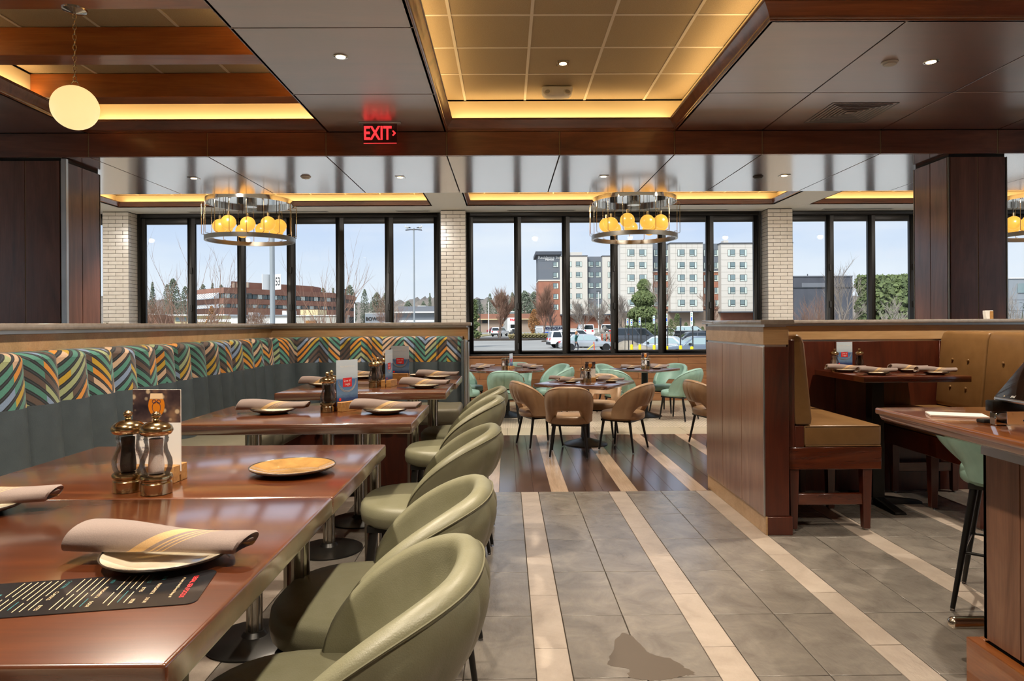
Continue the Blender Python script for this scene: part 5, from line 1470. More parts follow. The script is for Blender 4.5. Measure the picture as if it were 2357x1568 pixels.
# left wing
YW = 195
hbox('tower_brick', 1240, 1292, 646, None, YW, 14, 'h_brick'); hbox('tower_grey', 1240, 1292, 583, 644.5, YW, 14, 'h_grey'); hbox('band', 1239.5, 1292.5, 644, 647, YW - .2, 14, 'h_beige')
hbox('roof_overhang', 1234, 1294, 578.5, 586, YW - 1.2, 16, 'h_dark')
hbox('beige_block', 1290, 1353, 589, 724, YW - 1, 14, 'h_beige'); hbox('grey_bay', 1353, 1388, 590.5, 724, YW + .5, 12, 'h_grey'); hbox('beige_block', 1388, 1432, 589, 724, YW - 1, 14, 'h_beige')
hbox('roof_edge', 1290, 1354, 588, 589.4, YW - 1.2, 14, 'h_dark'); hbox('roof_edge', 1387, 1432, 588, 589.4, YW - 1.2, 14, 'h_dark'); hbox('canopy_edge', 1290, 1432, 723, 726, YW - 1.6, 3, 'h_dark')
hbox('ground_floor', 1290, 1432, 724, None, YW + .6, 12, 'h_brick'); hbox('roof_unit', 1314, 1341, 580.5, 589, YW + 3, 3, 'h_beige')
for r in range(5):
    v0 = 603 + 24.5 * r
    hwin(1273.7, 1286, v0, v0 + 12.6, YW, 0, None)
    for u0, w, fl, yo in ((1304, 13, 0, -1), (1326.5, 14, 0, -1), (1355, 12, 1, .5), (1372, 12, 0, .5), (1400, 14, 1, -1), (1417, 12, 0, -1)): hwin(u0, u0 + w, v0 - 1, v0 + 11.6, YW + yo, fl, None)
sg = hbox('sign_board', 1243, 1288, 588.5, 601, YW - .05, .04, 'h_grey')
p = OUT(1265.5, 593, YW); text('sign_letters', 'Residence Inn', 1.15, 'ink_white', ht, (p[0] - HX, YW - 165 - .12, p[2] - GZ), (PI / 2, 0, 0), .02, bold=.02)
p = OUT(1266, 598, YW); text('sign_letters', 'Marriott', .72, 'ink_white', ht, (p[0] - HX, YW - 165 - .12, p[2] - GZ), (PI / 2, 0, 0), .02, bold=.015)

# ---------------------------------------------------------------- brick office
plain('o_brick', '9d705d', .9, var='8c6150', vscale=.5); plain('o_glass', '6d7f80', .15, var='3f4a4c', vscale=.25); plain('o_sky', 'dfe8ef', .3)
A, B, C = (OX(520, 160), 160.), (OX(762, 190), 190.), (OX(455, 172), 172.)
of = thing('brick_office', 'stepped brown brick office with ribbon windows', 'building', (A[0], A[1], GZ))
def foot(o): # outline grown by o metres towards the viewer, local
    a, b, c = (A[0] - A[0], -o), (B[0] - A[0] + o * .4, B[1] - A[1] - o), (C[0] - A[0] - o * .6, C[1] - A[1] - o * .5)
    return [a, b, (b[0] + 2, b[1] + 22), (c[0] + 4, c[1] + 34), c]
def zat(v): return 1.487 + (748.9 - v) * 160 / 1571 - GZ
for v0, v1 in ((662, 675), (686.5, 699), (708.5, 726)): mk('brick_band', MB().prism(foot(.5), zat(v1), zat(v0)), 'o_brick', of)
for i, (v0, v1) in enumerate(((675, 686.5), (699, 708.5), (726, 744))):
    bnd = mk('window_band', MB().prism(foot(0), zat(v1) if i < 2 else 0, zat(v0)), 'h_frame', of)
    for (p, q, n_) in ((foot(.12)[0], foot(.12)[1], 22), (foot(.12)[4], foot(.12)[0], 6)):
        p, q = Vector(p), Vector(q)
        for k in range(n_):
            a, b = p.lerp(q, (k + .06) / n_), p.lerp(q, (k + .94) / n_); tdir = (b - a).normalized(); nr = Vector((tdir.y, -tdir.x)) * .06
            zb_, zt_ = (zat(v1) + .08 if i < 2 else 1.2), zat(v0) - .08
            mk('pane', MB().add([(a.x, a.y, zb_), (b.x, b.y, zb_), (b.x, b.y, zt_), (a.x, a.y, zt_), (a.x + nr.x, a.y + nr.y, zb_), (b.x + nr.x, b.y + nr.y, zb_), (b.x + nr.x, b.y + nr.y, zt_), (a.x + nr.x, a.y + nr.y, zt_)], [(0, 1, 2, 3), (7, 6, 5, 4), (0, 4, 5, 1), (2, 6, 7, 3), (1, 5, 6, 2), (0, 3, 7, 4)]), 'o_glass' if (k + i) % 3 else 'h_curtain', bnd)
ph = [(.3, 3), (OX(715, 183) - A[0], 23 + 3), (OX(715, 183) - A[0], 34), (.3, 22)]
mk('penthouse', MB().prism(ph, zat(662), zat(646)), 'o_brick', of)
for k in range(4): mk('louvre_panel', MB().box(.6 + 1.1 * k, 2.75, zat(661), 1.2 + 1.1 * k, 3.3, zat(649)), 'h_stone', of)
for v0, v1 in ((673, 687), (699, 709), (722, 731)):    # sloped skylights on the left flank
    p, q = Vector(foot(.7)[4]), Vector(foot(.7)[0]); q = p.lerp(q, .86)
    sk = mk('skylight', MB().add([(p.x - 1.2, p.y - 1.6, zat(v1)), (q.x - 1.2, q.y - 1.6, zat(v1)), (q.x, q.y, zat(v0)), (p.x, p.y, zat(v0)), (p.x, p.y, zat(v1)), (q.x, q.y, zat(v1))], [(0, 1, 2, 3), (0, 3, 4), (1, 5, 2), (0, 4, 5, 1), (3, 2, 5, 4)]), 'o_sky', of)
    for k in range(9):
        f = (k + .5) / 9; a = p.lerp(q, f)
        mk('glazing_bar', MB().tube([(a.x - 1.25, a.y - 1.66, zat(v1)), (a.x - .03, a.y - .05, zat(v0) + .02)], .06, 4), 'h_stone', sk)

# ---------------------------------------------------------------- smaller buildings
plain('b_cream', 'd9c79a', .8); plain('b_white', 'e6e4de', .7); plain('b_grey', '8a9096', .6); plain('b_roof', '6d7076', .7); plain('b_dark', '50525a', .7, var='45474e', vscale=.4)
def building(label, loc_u, Y, parts, cat='building'):
    t = thing('low_building', label, cat, (OX(loc_u, Y), Y, GZ))
    for nm, u0, u1, v0, v1, dy, dep, mat in parts:
        um = (u0 + u1) / 2; z1 = OUT(um, v0, Y)[2] - GZ; z0 = 0 if v1 is None else OUT(um, v1, Y)[2] - GZ
        mk(nm, MB().box(OX(u0, Y) - OX(loc_u, Y), dy, z0, OX(u1, Y) - OX(loc_u, Y), dy + dep, z1), mat, t)
    return t
building('cream low shop with white eaves below the office', 460, 120, [('wall', 404, 520, 727, None, 0, 8, 'b_cream'), ('eave', 396, 524, 724, 727, -1, 10, 'b_white'), ('wall_strip', 455, 540, 735, 741, -.4, 1, 'b_white'), ('window', 408, 432, 731, 740, -.15, .2, 'h_glass'), ('window', 438, 452, 731, 740, -.15, .2, 'h_glass')])
building('red brick low wall building at the far left', 345, 125, [('wall', 325, 362, 724, None, 0, 8, 'h_brick'), ('coping', 324, 363, 722.5, 724.5, -.2, 8.4, 'b_white')])
b = building('white and grey plant building with a sign below the office', 640, 100, [('wall', 534, 672, 727, None, 0, 8, 'b_white'), ('roof_edge', 532, 674, 725, 728, -.3, 9, 'b_grey'), ('block', 646, 660, 715, 727, 1, 4, 'b_white'), ('tank', 566, 580, 719, 727, 1, 3, 'b_white')])
p = OUT(584, 737, 100); text('sign_letters', 'ESSEX', .5, 'ink_black', b, (p[0] - OX(640, 100), -.1, p[2] - GZ), (PI / 2, 0, 0), .02)
building('pale concrete block building beside the office', 725, 100, [('wall', 676, 776, 727, None, 0, 8, 'concrete'), ('block', 690, 730, 713, 727, .6, 5, 'b_cream'), ('cap', 675, 777, 725.5, 727.5, -.2, 8.4, 'b_white'), ('door', 705, 730, 738, None, -.15, .2, 'leaf_dry')])
building('grey metal store with white fascia', 960, 112, [('wall', 912, 1008, 720, None, 0, 12, 'b_grey'), ('fascia', 900, 1010, 717.5, 720.5, -1, 13, 'b_white'), ('roof', 915, 1012, 705, 717.5, 1, 14, 'b_roof'), ('roof_unit', 952, 972, 702, 705, 5, 3, 'b_white'), ('low_sign', 922, 1004, 737, 741, -1.5, .5, 'b_white')])
b = building('grey sign wall with dark letters', 866, 90, [('wall', 841, 892, 721, None, 0, .6, 'b_grey'), ('cap', 840.5, 892.5, 720, 721.5, -.05, .7, 'b_white')], 'sign wall')
p = OUT(864, 734.5, 90); text('sign_letters', 'BOWERS', .62, 'ink_black', b, (p[0] - OX(866, 90), -.05, p[2] - GZ), (PI / 2, 0, 0), .02, bold=.02)
building('brown brick strip mall behind the bare trees', 1150, 185, [('wall', 1098, 1232, 724, None, 0, 14, 'h_stone'), ('roof', 1100, 1234, 722.5, 734, -1.2, 16, 'o_brick'), ('band', 1098, 1234, 734, 736, -1.4, 1, 'b_cream'), ('window', 1110, 1122, 737, 744, -.2, .3, 'h_frame'), ('window', 1160, 1172, 737, 744, -.2, .3, 'h_frame'), ('window', 1176, 1190, 737, 744, -.2, .3, 'h_frame'), ('clerestory', 1168, 1188, 716, 723, 3, 6, 'b_white'), ('clerestory_glass', 1170, 1186, 718, 722, 2.9, .2, 'h_glass'), ('awning', 1152, 1161, 747, 749, -2.5, 2, 'ink_amber')])
building('dark grey flat roofed building behind the shrub window', 1910, 140, [('wall', 1829, 1966, 636, None, 0, 20, 'b_dark'), ('coping', 1828.5, 1966.5, 634.5, 636.5, -.2, 20.4, 'b_roof'), ('recess', 1848, 1902, 651, 661, -.1, .2, 'b_roof'), ('lower_band', 1829, 1966, 661, 663, -.15, .3, 'h_frame'), ('vent_stack', 1923, 1926, 629, 635, 3, .5, 'b_dark'), ('vent_stack', 1877, 1878, 628, 635, 3, .3, 'b_dark')])
building('pale grey panel building beyond the right column', 2400, 110, [('wall', 2330, 2480, 640, None, 0, 12, 'b_grey'), ('coping', 2329, 2481, 638.5, 640.5, -.2, 12.4, 'b_white'), ('window', 2349, 2375, 652, 674, -.15, .2, 'h_glass'), ('joint', 2330, 2480, 689, 689.7, -.05, .1, 'b_roof'), ('joint', 2330, 2480, 714, 714.7, -.05, .1, 'b_roof')])
t = thing('low_wall', 'grey concrete retaining wall in front of the hotel', 'wall', (OX(1330, 150), 150, GZ))
mk('wall', MB().box(-4.5, 0, 0, 5.5, .5, 1.1), 'concrete', t); mk('coping', MB().box(-4.6, -.1, 1.1, 5.6, .6, 1.25), 'kerb_stone', t)

# ---------------------------------------------------------------- poles and signs
plain('galv', '9aa0a3', .5, .3); plain('gull', 'b8b8b6', .8); plain('yellow_post', 'f2d21e', .5); plain('pole_dark', '2a2a2a', .6); plain('sign_green', '2f8f6a', .5); plain('sign_blue', '2f5fd0', .5); plain('ink_orange', 'e2552a', .6)
t = thing('light_pole', 'grey light pole carrying the number 53 sign', 'light pole', (OX(629, 27), 27, GZ))
mk('pole', MB().lathe([(.10, 0), (.095, 9.5)], 16), 'galv', t, sm=40); mk('base', MB().lathe([(.25, 0), (.25, .6)], 20), 'concrete', t, sm=40)
for dx, rz_, txt in ((.27, R(-38), '53'), (-.20, R(62), None)):
    z = OUT(629, 650, 27)[2] - GZ
    s = mk('number_sign', MB().box(-.19, -.01, -.30, .19, .01, .30), 'ink_white', t, loc=(dx, -.14, z), rot=(0, 0, rz_))
    if txt: text('number', txt, .46, 'ink_black', s, (0, -.013, 0), (PI / 2, 0, 0), 0, scale=(.72, 1, 1), bold=.006)
mk('arm', MB().box(-.9, -.05, 9.4, .9, .05, 9.5), 'galv', t); mk('lamp_head', MB().box(-1.2, -.15, 9.35, -.6, .15, 9.47), 'galv', t, .02, 1); mk('lamp_head', MB().box(.6, -.15, 9.35, 1.2, .15, 9.47), 'galv', t, .02, 1)
t = thing('light_pole', 'tall thin light pole with two lamp heads', 'light pole', (OX(954, 60), 60, GZ)); H_ = OUT(954, 529, 60)[2] - GZ
mk('pole', MB().lathe([(.085, 0), (.06, H_ + .15)], 12), 'galv', t, sm=40)
for s_ in (-1, 1): mk('lamp_head', MB().prism([(s_ * .02, H_ - .02), (s_ * .3, H_ - .02), (s_ * .72, H_ - .08), (s_ * .72, H_), (s_ * .3, H_ + .04), (s_ * .02, H_ + .04)], -.12, .12, 'y'), 'h_dark', t, .01, 1)
mk('sensor_box', MB().box(-.12, -.12, 1.0, .12, .12, 1.9), 'galv', t, .02, 1)
for i, s_ in enumerate((-1, 1)):
    t2 = thing('gull', 'grey gull perched on the tall light pole', 'bird', (OX(954, 60) + s_ * .55, 60, GZ + H_ + .04), R(0 if i else 180), 'gulls on the light pole')
    mk('body', MB().ball((0, 0, .16), .1, 14, 9, (1.7, .8, .8)), 'gull', t2, sm=70); mk('head', MB().ball((.15, 0, .26), .052, 12, 8), 'ink_white', t2, sm=70)
    mk('tail', MB().cone((-.12, 0, .15), (-.32, 0, .12), .06, .01, 8), 'pole_dark', t2); mk('beak', MB().cone((.19, 0, .255), (.25, 0, .245), .014, .003, 6), 'yellow_post', t2)
    for yy in (-.03, .03): mk('leg', MB().cone((0, yy, .1), (0, yy, 0), .009, .008, 6), 'yellow_post', t2)
def thin_pole(label, u, vt, Y, r, mat, head=None):
    t = thing('lamp_post', label, 'lamp post', (OX(u, Y), Y, GZ)); h = OUT(u, vt, Y)[2] - GZ
    mk('pole', MB().lathe([(r, 0), (r * .8, h)], 8), mat, t, sm=40); mk('base', MB().lathe([(r * 2.2, 0), (r * 2, .5)], 10), 'concrete', t, sm=40)
    if head: mk('lamp_head', MB().box(-head, -.15, h, head, .15, h + .12), 'pole_dark', t)
thin_pole('dark lamp post in front of the brick office', 573, 678, 75, .06, 'pole_dark', .35)
thin_pole('dark slim lamp post by the far pines', 796, 668, 95, .10, 'pole_dark', .3)
thin_pole('white post in the far brown thicket', 817, 699, 130, .14, 'ink_white', .2)
thin_pole('slim dark lamp post above the brown strip mall', 1105, 690, 130, .09, 'pole_dark', .7)
thin_pole('white slim post among the far trees', 1125, 695, 140, .09, 'ink_white')
thin_pole('white lamp post in front of the hotel grey bay', 1378, 671, 146, .08, 'ink_white', .4)
# accessible parking signs
for i, (u, v0, v1, Y, bol) in enumerate(((1445, 733, 749, 42, 0), (1454, 735, 750, 40, 1), (1473, 731, 749, 40, 1), (1506, 727, 745, 39, 1), (1535, 722, 750, 37, 1), (1593, 718, 750, 36, 1))):
    t = thing('parking_sign', '', 'sign post', (OX(u, Y), Y, GZ), group='accessible parking signs')
    t['label'] = 'accessible parking sign on a black post' + (' set in a yellow bollard' if bol else ' without bollard')
    zt_, zb_ = OUT(u, v0, Y)[2] - GZ, OUT(u, v1, Y)[2] - GZ
    mk('post', MB().box(.03, -.025, 0, .08, .025, zt_ + .05), 'pole_dark', t)
    s = mk('sign_plate', MB().box(-.075, -.055, zb_, .045, -.04, zt_), 'ink_white', t)
    zc_ = (zt_ + zb_) / 2; hh = (zt_ - zb_)
    mk('blue_mark', MB().box(-.05, -.06, zc_ - hh * .14, .02, -.054, zc_ + hh * .12), 'sign_blue', s)
    for k in (-.36, -.25, .25, .36): mk('green_line', MB().box(-.05, -.06, zc_ + hh * k - .02, .02, -.054, zc_ + hh * k + .02), 'sign_green', s)
    if bol: mk('bollard', MB().lathe([(.085, 0), (.085, 1.08), (.05, 1.12)], 16), 'yellow_post', t, sm=40)
for u, Y, lab in ((1567, 36.5, 'yellow bollard with a dark backed sign post'), ):
    t = thing('parking_sign', lab, 'sign post', (OX(u, Y), Y, GZ)); zt_ = OUT(u, 732, Y)[2] - GZ
    mk('post', MB().box(-.025, -.025, 0, .025, .025, zt_), 'pole_dark', t); mk('sign_plate', MB().box(-.05, -.04, zt_ - .45, .05, -.025, zt_), 'pole_dark', t); mk('bollard', MB().lathe([(.085, 0), (.085, 1.12), (.05, 1.16)], 16), 'yellow_post', t, sm=40)
for i, (u, v, Y, ln_) in enumerate(((1438, 735, 44, .02), (1467, 738, 46, .0), (1479, 745, 48, -.03), (1491, 734, 42, -.05))):
    t = thing('stake', 'bare black sign post leaning in the gravel bed', 'post', (OX(u, Y), Y, GZ), group='bare black posts')
    h = OUT(u, v, Y)[2] - GZ; mk('post', MB().tube([(0, 0, 0), (ln_ * h, 0, h)], .02, 6), 'pole_dark', t); mk('cap', MB().box(ln_ * h - .03, -.03, h, ln_ * h + .03, .03, h + .03), 'pole_dark', t)
plain('rock', 'a59a8a', .9, var='8a8072', vscale=1.5, bump=.6, bscale=5)
for i, (u, v, Y, w, h) in enumerate(((1446, 788, 47, 1.0, 1.0), (1472, 797, 46, 1.1, .75))):
    mb = MB().ball((0, 0, h * .4), 1, 16, 10, (w, w * .6, h * .75)); rn = random.Random(i)
    mb.v = [(a + rn.uniform(-.08, .08), b + rn.uniform(-.08, .08), max(0, c + rn.uniform(-.05, .05))) for a, b, c in mb.v]
    tag(mk('boulder', mb, 'rock', sm=40, loc=(OX(u, Y), Y, GZ)), ('rounded' if i == 0 else 'low flat') + ' tan boulder behind the parking sign posts', 'boulder')
rp = thing('rock_pile', 'heap of broken grey rubble in front of the white vans', 'rubble', (OX(1390, 84), 84, GZ)); rn = random.Random(9); src = None
plain('rubble', '9a948c', .9, var='6d675f', vscale=2)
for k in range(150):
    f = rn.random() ** .6; a = rn.uniform(0, 2 * PI); q = f * 2.6; z = max(.1, (1.75 if math.cos(a) > -.3 else 1.3) * (1 - f) * rn.uniform(.7, 1.1))
    if src is None: src = o = mk('rock', MB().ball((0, 0, 0), .3, 6, 4, (1.1, .8, .7)), 'rubble', rp)
    else: o = inst(src, rp)
    o.location = (q * math.cos(a), q * .6 * math.sin(a), z); o.rotation_euler = (rn.uniform(0, 6), rn.uniform(0, 6), rn.uniform(0, 6)); o.scale = [rn.uniform(.6, 1.3)] * 3
for i, (u, v) in enumerate(((1386, 780), (1397, 778), (1405, 784), (1447, 778))):
    Y = 60; tag(mk('marker_stake', MB().tube([(0, 0, 0), (0, 0, 1.35)], .035, 6).box(-.05, -.05, 1.35, .05, .05, 1.42), 'ink_orange', loc=(OX(u, Y), Y, GZ)), 'short orange marker stake near the parked cars', 'stake', 'orange stakes')
t = thing('barricade', 'orange stake with a yellow tape beside the silver sedan', 'barricade', (OX(1369, 46), 46, GZ)); mk('stake', MB().tube([(0, 0, 0), (-.06, 0, 1.12)], .035, 6), 'ink_orange', t); mk('tape', MB().tube([(-.05, 0, .95), (-.5, -.1, .6)], .03, 6), 'yellow_post', t)

# ---------------------------------------------------------------- vehicles
plain('car_white', 'e9eaea', .2, coat=1.); plain('car_silver', 'b9bdc2', .22, .4, coat=1.); plain('car_grey', '4c5056', .22, .3, coat=1.); plain('car_blue', '7c8896', .22, .4, coat=1.); plain('car_dark', '24262a', .2, coat=1.); plain('car_red', '8e2436', .25, coat=1.)
plain('car_glass', '20272a', .06, coat=1.); plain('car_glass_light', '9fb3b6', .08); plain('tyre', '1c1c1d', .8); plain('lamp_red', 'c8202a', .25); plain('plastic_dark', '2b2c2e', .6)
def car(name, label, loc, rz, paint, kind, L_=4.7, H_=1.46, W_=1.82, gl='car_glass'):
    t = thing(name, label, 'car', loc, rz, 'parked cars')
    h = H_; w = W_ / 2
    if kind == 'sedan':
        lower = [(-.5, .26), (.5, .26), (.5, .42), (.485, .50), (.30, .56), (.22, .60), (-.36, .62), (-.47, .60), (-.5, .52)]
        cab = [(-.40, .60), (-.27, .96), (-.20, .995), (.02, .995), (.09, .95), (.245, .58)]
    elif kind == 'suv':
        lower = [(-.5, .24), (.5, .24), (.5, .46), (.485, .55), (.26, .60), (-.47, .62), (-.5, .5)]
        cab = [(-.485, .60), (-.455, .93), (-.42, .985), (.06, .985), (.11, .95), (.27, .59)]
    else:  # van
        lower = [(-.5, .18), (.5, .18), (.5, .40), (.44, .48), (.40, .52), (-.5, .52)]
        cab = [(-.5, .5), (-.495, .97), (-.48, .99), (.18, .99), (.25, .95), (.42, .50)]
    P = lambda q: [(a * L_, b * h) for a, b in q]
    mk('body', MB().prism(P(lower), -w, w, 'y'), paint, t, .05, 3)
    mb = MB().prism(P(cab), -w * .93, w * .93, 'y'); zb = .6 * h
    mb.v = [(x_, y_ * (1 - .16 * max(0, (z_ - zb) / (h - zb))), z_) for x_, y_, z_ in mb.v]
    c = mk('cabin', mb, paint, t, .04, 3)
    cx = [p for p in P(cab)]; x0, x1 = min(p[0] for p in cx), max(p[0] for p in cx)
    # side glass, front and rear glass
    zlo, zhi = .63 * h, .93 * h
    def edge(z, left):
        pts = P(cab); best = None
        for a, b in zip(pts, pts[1:] + pts[:1]):
            if min(a[1], b[1]) <= z <= max(a[1], b[1]) and a[1] != b[1]:
                xx = a[0] + (b[0] - a[0]) * (z - a[1]) / (b[1] - a[1]); best = xx if best is None else (min if left else max)(best, xx)
        return best
    la, lb, ra, rb = edge(zlo, 1) + .10, edge(zhi, 1) + .10, edge(zlo, 0) - .10, edge(zhi, 0) - .10
    n_ = 2 if kind == 'sedan' else 3 if kind == 'suv' else 1
    if kind == 'van': la = ra - .95; lb = la + .02
    for s_ in (-1, 1):
        for k in range(n_):
            f0, f1 = k / n_, (k + 1) / n_
            g0 = lambda z_, f: ((la + (ra - la) * f) if z_ == zlo else (lb + (rb - lb) * f))
            yy0 = s_ * (w * .93 * (1 - .16 * max(0, (zlo - zb) / (h - zb))) + .012); yy1 = s_ * (w * .93 * (1 - .16 * (zhi - zb) / (h - zb)) + .012)
            e_ = .045
            q = [(g0(zlo, f0) + e_, yy0, zlo), (g0(zlo, f1) - e_, yy0, zlo), (g0(zhi, f1) - e_, yy1, zhi), (g0(zhi, f0) + e_, yy1, zhi)]
            mk('side_window', MB().add(q + [(a, b - s_ * .03, c_) for a, b, c_ in q], [(0, 1, 2, 3), (7, 6, 5, 4), (0, 4, 5, 1), (1, 5, 6, 2), (2, 6, 7, 3), (3, 7, 4, 0)]), gl, c)
    for left in (True, False):
        a, b = edge(zlo, left), edge(zhi, left); d = -.015 if left else .015
        q = [(a + d, -w * .74, zlo), (a + d, w * .74, zlo), (b + d, w * .66, zhi), (b + d, -w * .66, zhi)]
        mk('windscreen' if not left else 'rear_window', MB().add(q + [(x_ - 2 * d, y_, z_) for x_, y_, z_ in q], [(0, 1, 2, 3), (7, 6, 5, 4), (0, 4, 5, 1), (1, 5, 6, 2), (2, 6, 7, 3), (3, 7, 4, 0)]), gl, c)
    rw = .33 if kind != 'van' else .36
    for fx in (-.31, .31):
        for s_ in (-1, 1):
            wm = MB().lathe([(rw * .6, -.09), (rw * .95, -.1), (rw, -.07), (rw, .07), (rw * .95, .1), (rw * .6, .09)], 24)
            whl = mk('wheel', wm, 'tyre', t, sm=40, loc=(fx * L_, s_ * (w - .08), rw), rot=(PI / 2, 0, 0))
            mk('rim', MB().lathe([(.001, -.085), (rw * .62, -.08), (rw * .64, .08), (.001, .085)], 20, cap=False), 'nickel', whl, sm=40)
            for k in range(5): mk('spoke_gap', MB().box(-.03, rw * .22, -.095, .03, rw * .55, .095), 'tyre', whl, rot=(0, 0, 2 * PI * k / 5))
    for s_ in (-1, 1):
        mk('tail_lamp', MB().box(-.505 * L_, s_ * w * .62 - .16, .45 * h, -.47 * L_, s_ * w * .62 + .16, .57 * h), 'lamp_red', t, .02, 1)
        mk('head_lamp', MB().box(.455 * L_, s_ * w * .66 - .16, .40 * h, .497 * L_, s_ * w * .66 + .16, .48 * h), 'nickel', t, .02, 1)
        mk('mirror', MB().box(.12 * L_, s_ * (w + .06) - .06, .62 * h, .16 * L_, s_ * (w + .06) + .06, .70 * h), 'plastic_dark', t, .02, 1)
    mk('rear_bumper', MB().box(-.508 * L_, -w * .96, .20 * h, -.47 * L_, w * .96, .36 * h), 'plastic_dark' if kind == 'suv' else paint, t, .03, 2)
    return t
def place(u, Y): return (OX(u, Y), Y, GZ)
car('sedan', 'silver sedan parked side on behind the walking person', place(1352, 59), 0, 'car_silver', 'sedan', 4.85, 1.45, gl='car_glass_light')
car('sport_utility_car', 'white boxy SUV with tail lamp showing behind the silver sedan', place(1312, 66), R(10), 'car_white', 'suv', 4.3, 1.68)
car('sport_utility_car', 'white SUV parked beyond the boxy SUV', place(1330, 72), R(4), 'car_white', 'suv', 4.6, 1.75)
car('sport_utility_car', 'dark grey large SUV behind the boulders', place(1470, 65), R(-4), 'car_grey', 'suv', 5.2, 1.95, 2.0)
car('sedan', 'silver car with red tail lamp between sign posts', place(1518, 50), R(155), 'car_silver', 'sedan', 4.5, 1.42, gl='car_glass_light')['label'] = 'silver car with its red tail lamp between the sign posts'
car('sedan', 'blue grey sedan parked by the window corner of the partition', place(1604, 46), R(180), 'car_blue', 'sedan', 4.9, 1.47, gl='car_glass_light')
car('sedan', 'grey car roof showing beyond the blue grey sedan', place(1592, 66), R(178), 'car_grey', 'sedan', 4.7, 1.5)
car('pickup_truck', 'black pickup parked at the hotel ground floor', place(1597, 105), R(-16), 'car_dark', 'suv', 5.6, 1.9, 2.0, 'car_glass_light')
car('sport_utility_car', 'small white SUV far beyond the bare trees', place(1150, 127), R(70), 'car_white', 'suv', 4.6, 1.75)
car('sedan', 'dark red car far at the strip mall', place(1141, 172), R(5), 'car_red', 'sedan', 4.6, 1.45)
car('van', 'white service van with a blue round mark behind the rubble', place(1346, 113), R(97), 'car_white', 'van', 5.6, 2.2, 2.0)
car('van', 'white service van beside the rubble heap', place(1395, 113), R(83), 'car_white', 'van', 5.6, 2.2, 2.0)
car('sedan', 'white car partly hidden by the shrubs at the hotel', place(1540, 112), R(5), 'car_white', 'sedan', 4.6, 1.5)
# box truck
bt = thing('box_truck', 'white box truck facing the window beyond the bare trees', 'truck', (OX(1184, 135), 135, GZ), R(8))
mk('cargo_box', MB().box(-1.25, 1.0, .9, 1.25, 7.5, 3.55), 'car_white', bt, .04, 1); mk('cab', MB().box(-1.1, -.9, .55, 1.1, 1.0, 2.4), 'car_white', bt, .15, 3)
mk('windscreen', MB().box(-.92, -.94, 1.5, .92, -.88, 2.2), 'car_glass', bt, .02, 1); mk('grille', MB().box(-.6, -.96, .75, .6, -.88, 1.3), 'plastic_dark', bt, .02, 1); mk('bumper', MB().box(-1.1, -1.05, .4, 1.1, -.85, .7), 'plastic_dark', bt, .03, 1)
text('lettering', "PAL'S", .62, 'ink_red', bt, (0, .97, 3.1), (PI / 2, 0, 0), .01, bold=.03)
for sx_ in (-1, 1):
    for yy in (-.1, 5.8): mk('wheel', MB().lathe([(.45, -.14), (.45, .14)], 20), 'tyre', bt, loc=(sx_ * .95, yy, .45), rot=(0, PI / 2, 0))
    mk('head_lamp', MB().box(sx_ * .8 - .15, -.97, .8, sx_ * .8 + .15, -.9, 1.05), 'nickel', bt, .02, 1)
# storage container
Y = 110; sc_ = thing('storage_container', 'white storage container with blue lettering and stripe', 'container', (OX(1233.5, Y), Y, GZ), R(2))
Lc = OX(1312, Y) - OX(1233.5, Y); hC = OUT(1260, 750.5, Y)[2] - GZ
mk('body', MB().box(0, 0, .1, Lc, 2.4, hC), 'car_white', sc_, .02, 1)
for k in range(9): mk('rib', MB().box(.02, -.04, .25 + k * (hC - .4) / 9, OX(1248, Y) - OX(1233.5, Y), .0, .28 + k * (hC - .4) / 9), 'b_grey', sc_)
mk('stripe', MB().box(OX(1250, Y) - OX(1233.5, Y), -.05, hC * .40, Lc - .1, 0, hC * .52), 'sign_blue', sc_)
text('lettering', '1-800-PACK-RAT', .60, 'ink_navy', sc_, (1.15, -.05, hC * .80), (PI / 2, 0, 0), .005, 'LEFT', (.78, 1, 1), .02)
text('lettering', 'PORTABLE STORAGE & MOVING', .22, 'ink_navy', sc_, (1.3, -.05, hC * .62), (PI / 2, 0, 0), .005, 'LEFT')
mk('roof_rail', MB().box(0, -.05, hC, Lc, 2.45, hC + .06), 'b_grey', sc_)

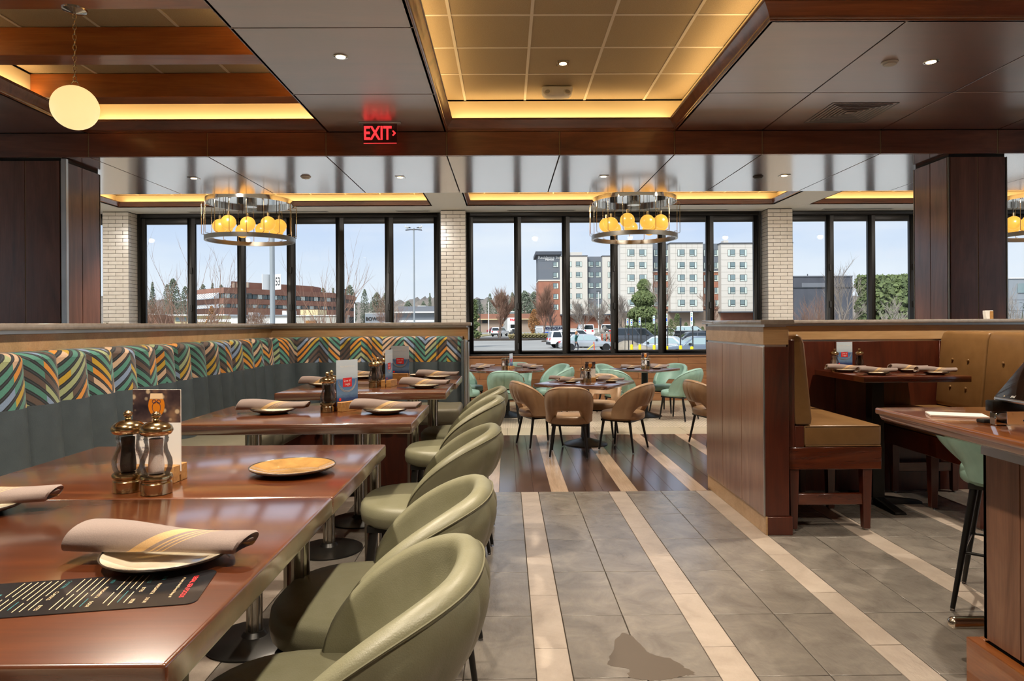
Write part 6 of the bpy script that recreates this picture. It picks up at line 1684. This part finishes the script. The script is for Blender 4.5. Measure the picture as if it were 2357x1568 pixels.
# ---------------------------------------------------------------- person walking in the car park
plain('skin', 'c99a80', .6); plain('jacket', '245a58', .8, var='1e4d4c', vscale=12); plain('trousers', '2a2a33', .85); plain('hair', 'a9744a', .7); plain('shoe', '1a1a1c', .6)
def person():
    t = thing('person', 'person in teal jacket and dark trousers walking, hand at face', 'person', (OX(1325.5, 57), 57, GZ), R(0))
    # facing +x; joints (pos, radius)
    J = {'pelvis': ((0, 0, .92), (.125, .15)), 'waist': ((.01, 0, 1.05), (.105, .13)), 'chest': ((.03, 0, 1.26), (.12, .165)), 'neckb': ((.04, 0, 1.40), (.075, .09)), 'neck': ((.065, 0, 1.46), (.045, .045)), 'head0': ((.085, 0, 1.52), (.072, .062)), 'head1': ((.10, 0, 1.60), (.088, .076)), 'head2': ((.085, 0, 1.67), (.06, .056)),
         'lhip': ((.02, .085, .86), (.085, .085)), 'lknee': ((.20, .09, .50), (.06, .06)), 'lank': ((.17, .09, .12), (.04, .04)), 'ltoe': ((.30, .09, .05), (.035, .04)),
         'rhip': ((-.02, -.085, .86), (.085, .085)), 'rknee': ((-.06, -.09, .48), (.06, .06)), 'rank': ((-.26, -.09, .14), (.04, .04)), 'rtoe': ((-.16, -.09, .04), (.035, .04)),
         'lsh': ((.02, .17, 1.36), (.062, .062)), 'lelb': ((.10, .21, 1.10), (.048, .048)), 'lwr': ((.20, .14, 1.33), (.034, .034)), 'lhand': ((.19, .08, 1.46), (.032, .026)),
         'rsh': ((.02, -.17, 1.36), (.062, .062)), 'relb': ((-.10, -.22, 1.10), (.05, .05)), 'rwr': ((-.02, -.22, .88), (.036, .036)), 'rhand': ((.02, -.215, .78), (.034, .024))}
    E = [('pelvis', 'waist'), ('waist', 'chest'), ('chest', 'neckb'), ('neckb', 'neck'), ('neck', 'head0'), ('head0', 'head1'), ('head1', 'head2'), ('pelvis', 'lhip'), ('lhip', 'lknee'), ('lknee', 'lank'), ('lank', 'ltoe'), ('pelvis', 'rhip'), ('rhip', 'rknee'), ('rknee', 'rank'), ('rank', 'rtoe'),
         ('chest', 'lsh'), ('lsh', 'lelb'), ('lelb', 'lwr'), ('lwr', 'lhand'), ('chest', 'rsh'), ('rsh', 'relb'), ('relb', 'rwr'), ('rwr', 'rhand')]
    ks = list(J); me = bpy.data.meshes.new('body'); me.from_pydata([J[k][0] for k in ks], [(ks.index(a), ks.index(b)) for a, b in E], [])
    o = bpy.data.objects.new('body', me); COL.objects.link(o)
    o.modifiers.new('s', 'SKIN'); sv = me.skin_vertices[0].data
    for k, v in zip(ks, sv): v.radius = J[k][1]
    sv[0].use_root = True
    o.modifiers.new('u', 'SUBSURF').levels = 2
    bpy.context.view_layer.update()
    m2 = bpy.data.meshes.new_from_object(o.evaluated_get(bpy.context.evaluated_depsgraph_get())); bpy.data.objects.remove(o)
    for n_ in ('jacket', 'trousers', 'skin', 'shoe'): m2.materials.append(M[n_])
    for p_ in m2.polygons:
        c = p_.center; p_.use_smooth = True
        hand = (c - Vector((.19, .08, 1.46))).length < .075 or (c - Vector((.02, -.215, .78))).length < .09
        p_.material_index = 2 if hand or c.z > 1.455 else 3 if c.z < .085 else 0 if (c.z > .90 or abs(c.y) > .19) else 1
    b = bpy.data.objects.new('body', m2); COL.objects.link(b); b.parent = t
    mk('hair', MB().ball((.055, 0, 1.615), .105, 16, 12, (1.0, .9, 1.05)).ball((.0, 0, 1.50), .085, 14, 10, (.75, 1.0, 1.35)), 'hair', t, sm=80)
    mk('nose', MB().ball((.195, 0, 1.59), .016, 8, 6), 'skin', t, sm=80)
    for s_ in (-1, 1): mk('eye', MB().ball((.172, s_ * .03, 1.615), .009, 8, 6), 'pole_dark', t, sm=80)
    mk('mouth', MB().ball((.170, 0, 1.548), .012, 8, 6, (.5, 1.6, .5)), 'ink_red', t, sm=80)
    for s_, x_, y_, z_ in ((0, .19, .08, 1.46), (1, .02, -.215, .78)):   # fingers
        for k in range(4):
            if s_ == 0: mk('finger', MB().tube([(x_ - .005, y_ - .02 + .014 * k, z_ + .02), (x_ - .012, y_ - .02 + .014 * k, z_ + .06), (x_ - .03, y_ - .02 + .014 * k, z_ + .085 - .004 * abs(k - 1))], .008, 6), 'skin', t, sm=60)
            else: mk('finger', MB().tube([(x_ - .02 + .014 * k, y_, z_ - .02), (x_ - .018 + .014 * k, y_ + .004, z_ - .06), (x_ - .012 + .014 * k, y_ + .012, z_ - .085 + .004 * abs(k - 1))], .008, 6), 'skin', t, sm=60)
        mk('thumb', MB().tube([(x_ + .015, y_, z_), (x_ + .035, y_ + .01, z_ + (.03 if s_ == 0 else -.03)), (x_ + .036, y_ + .015, z_ + (.05 if s_ == 0 else -.05))], .009, 6), 'skin', t, sm=60)
    return t
person()
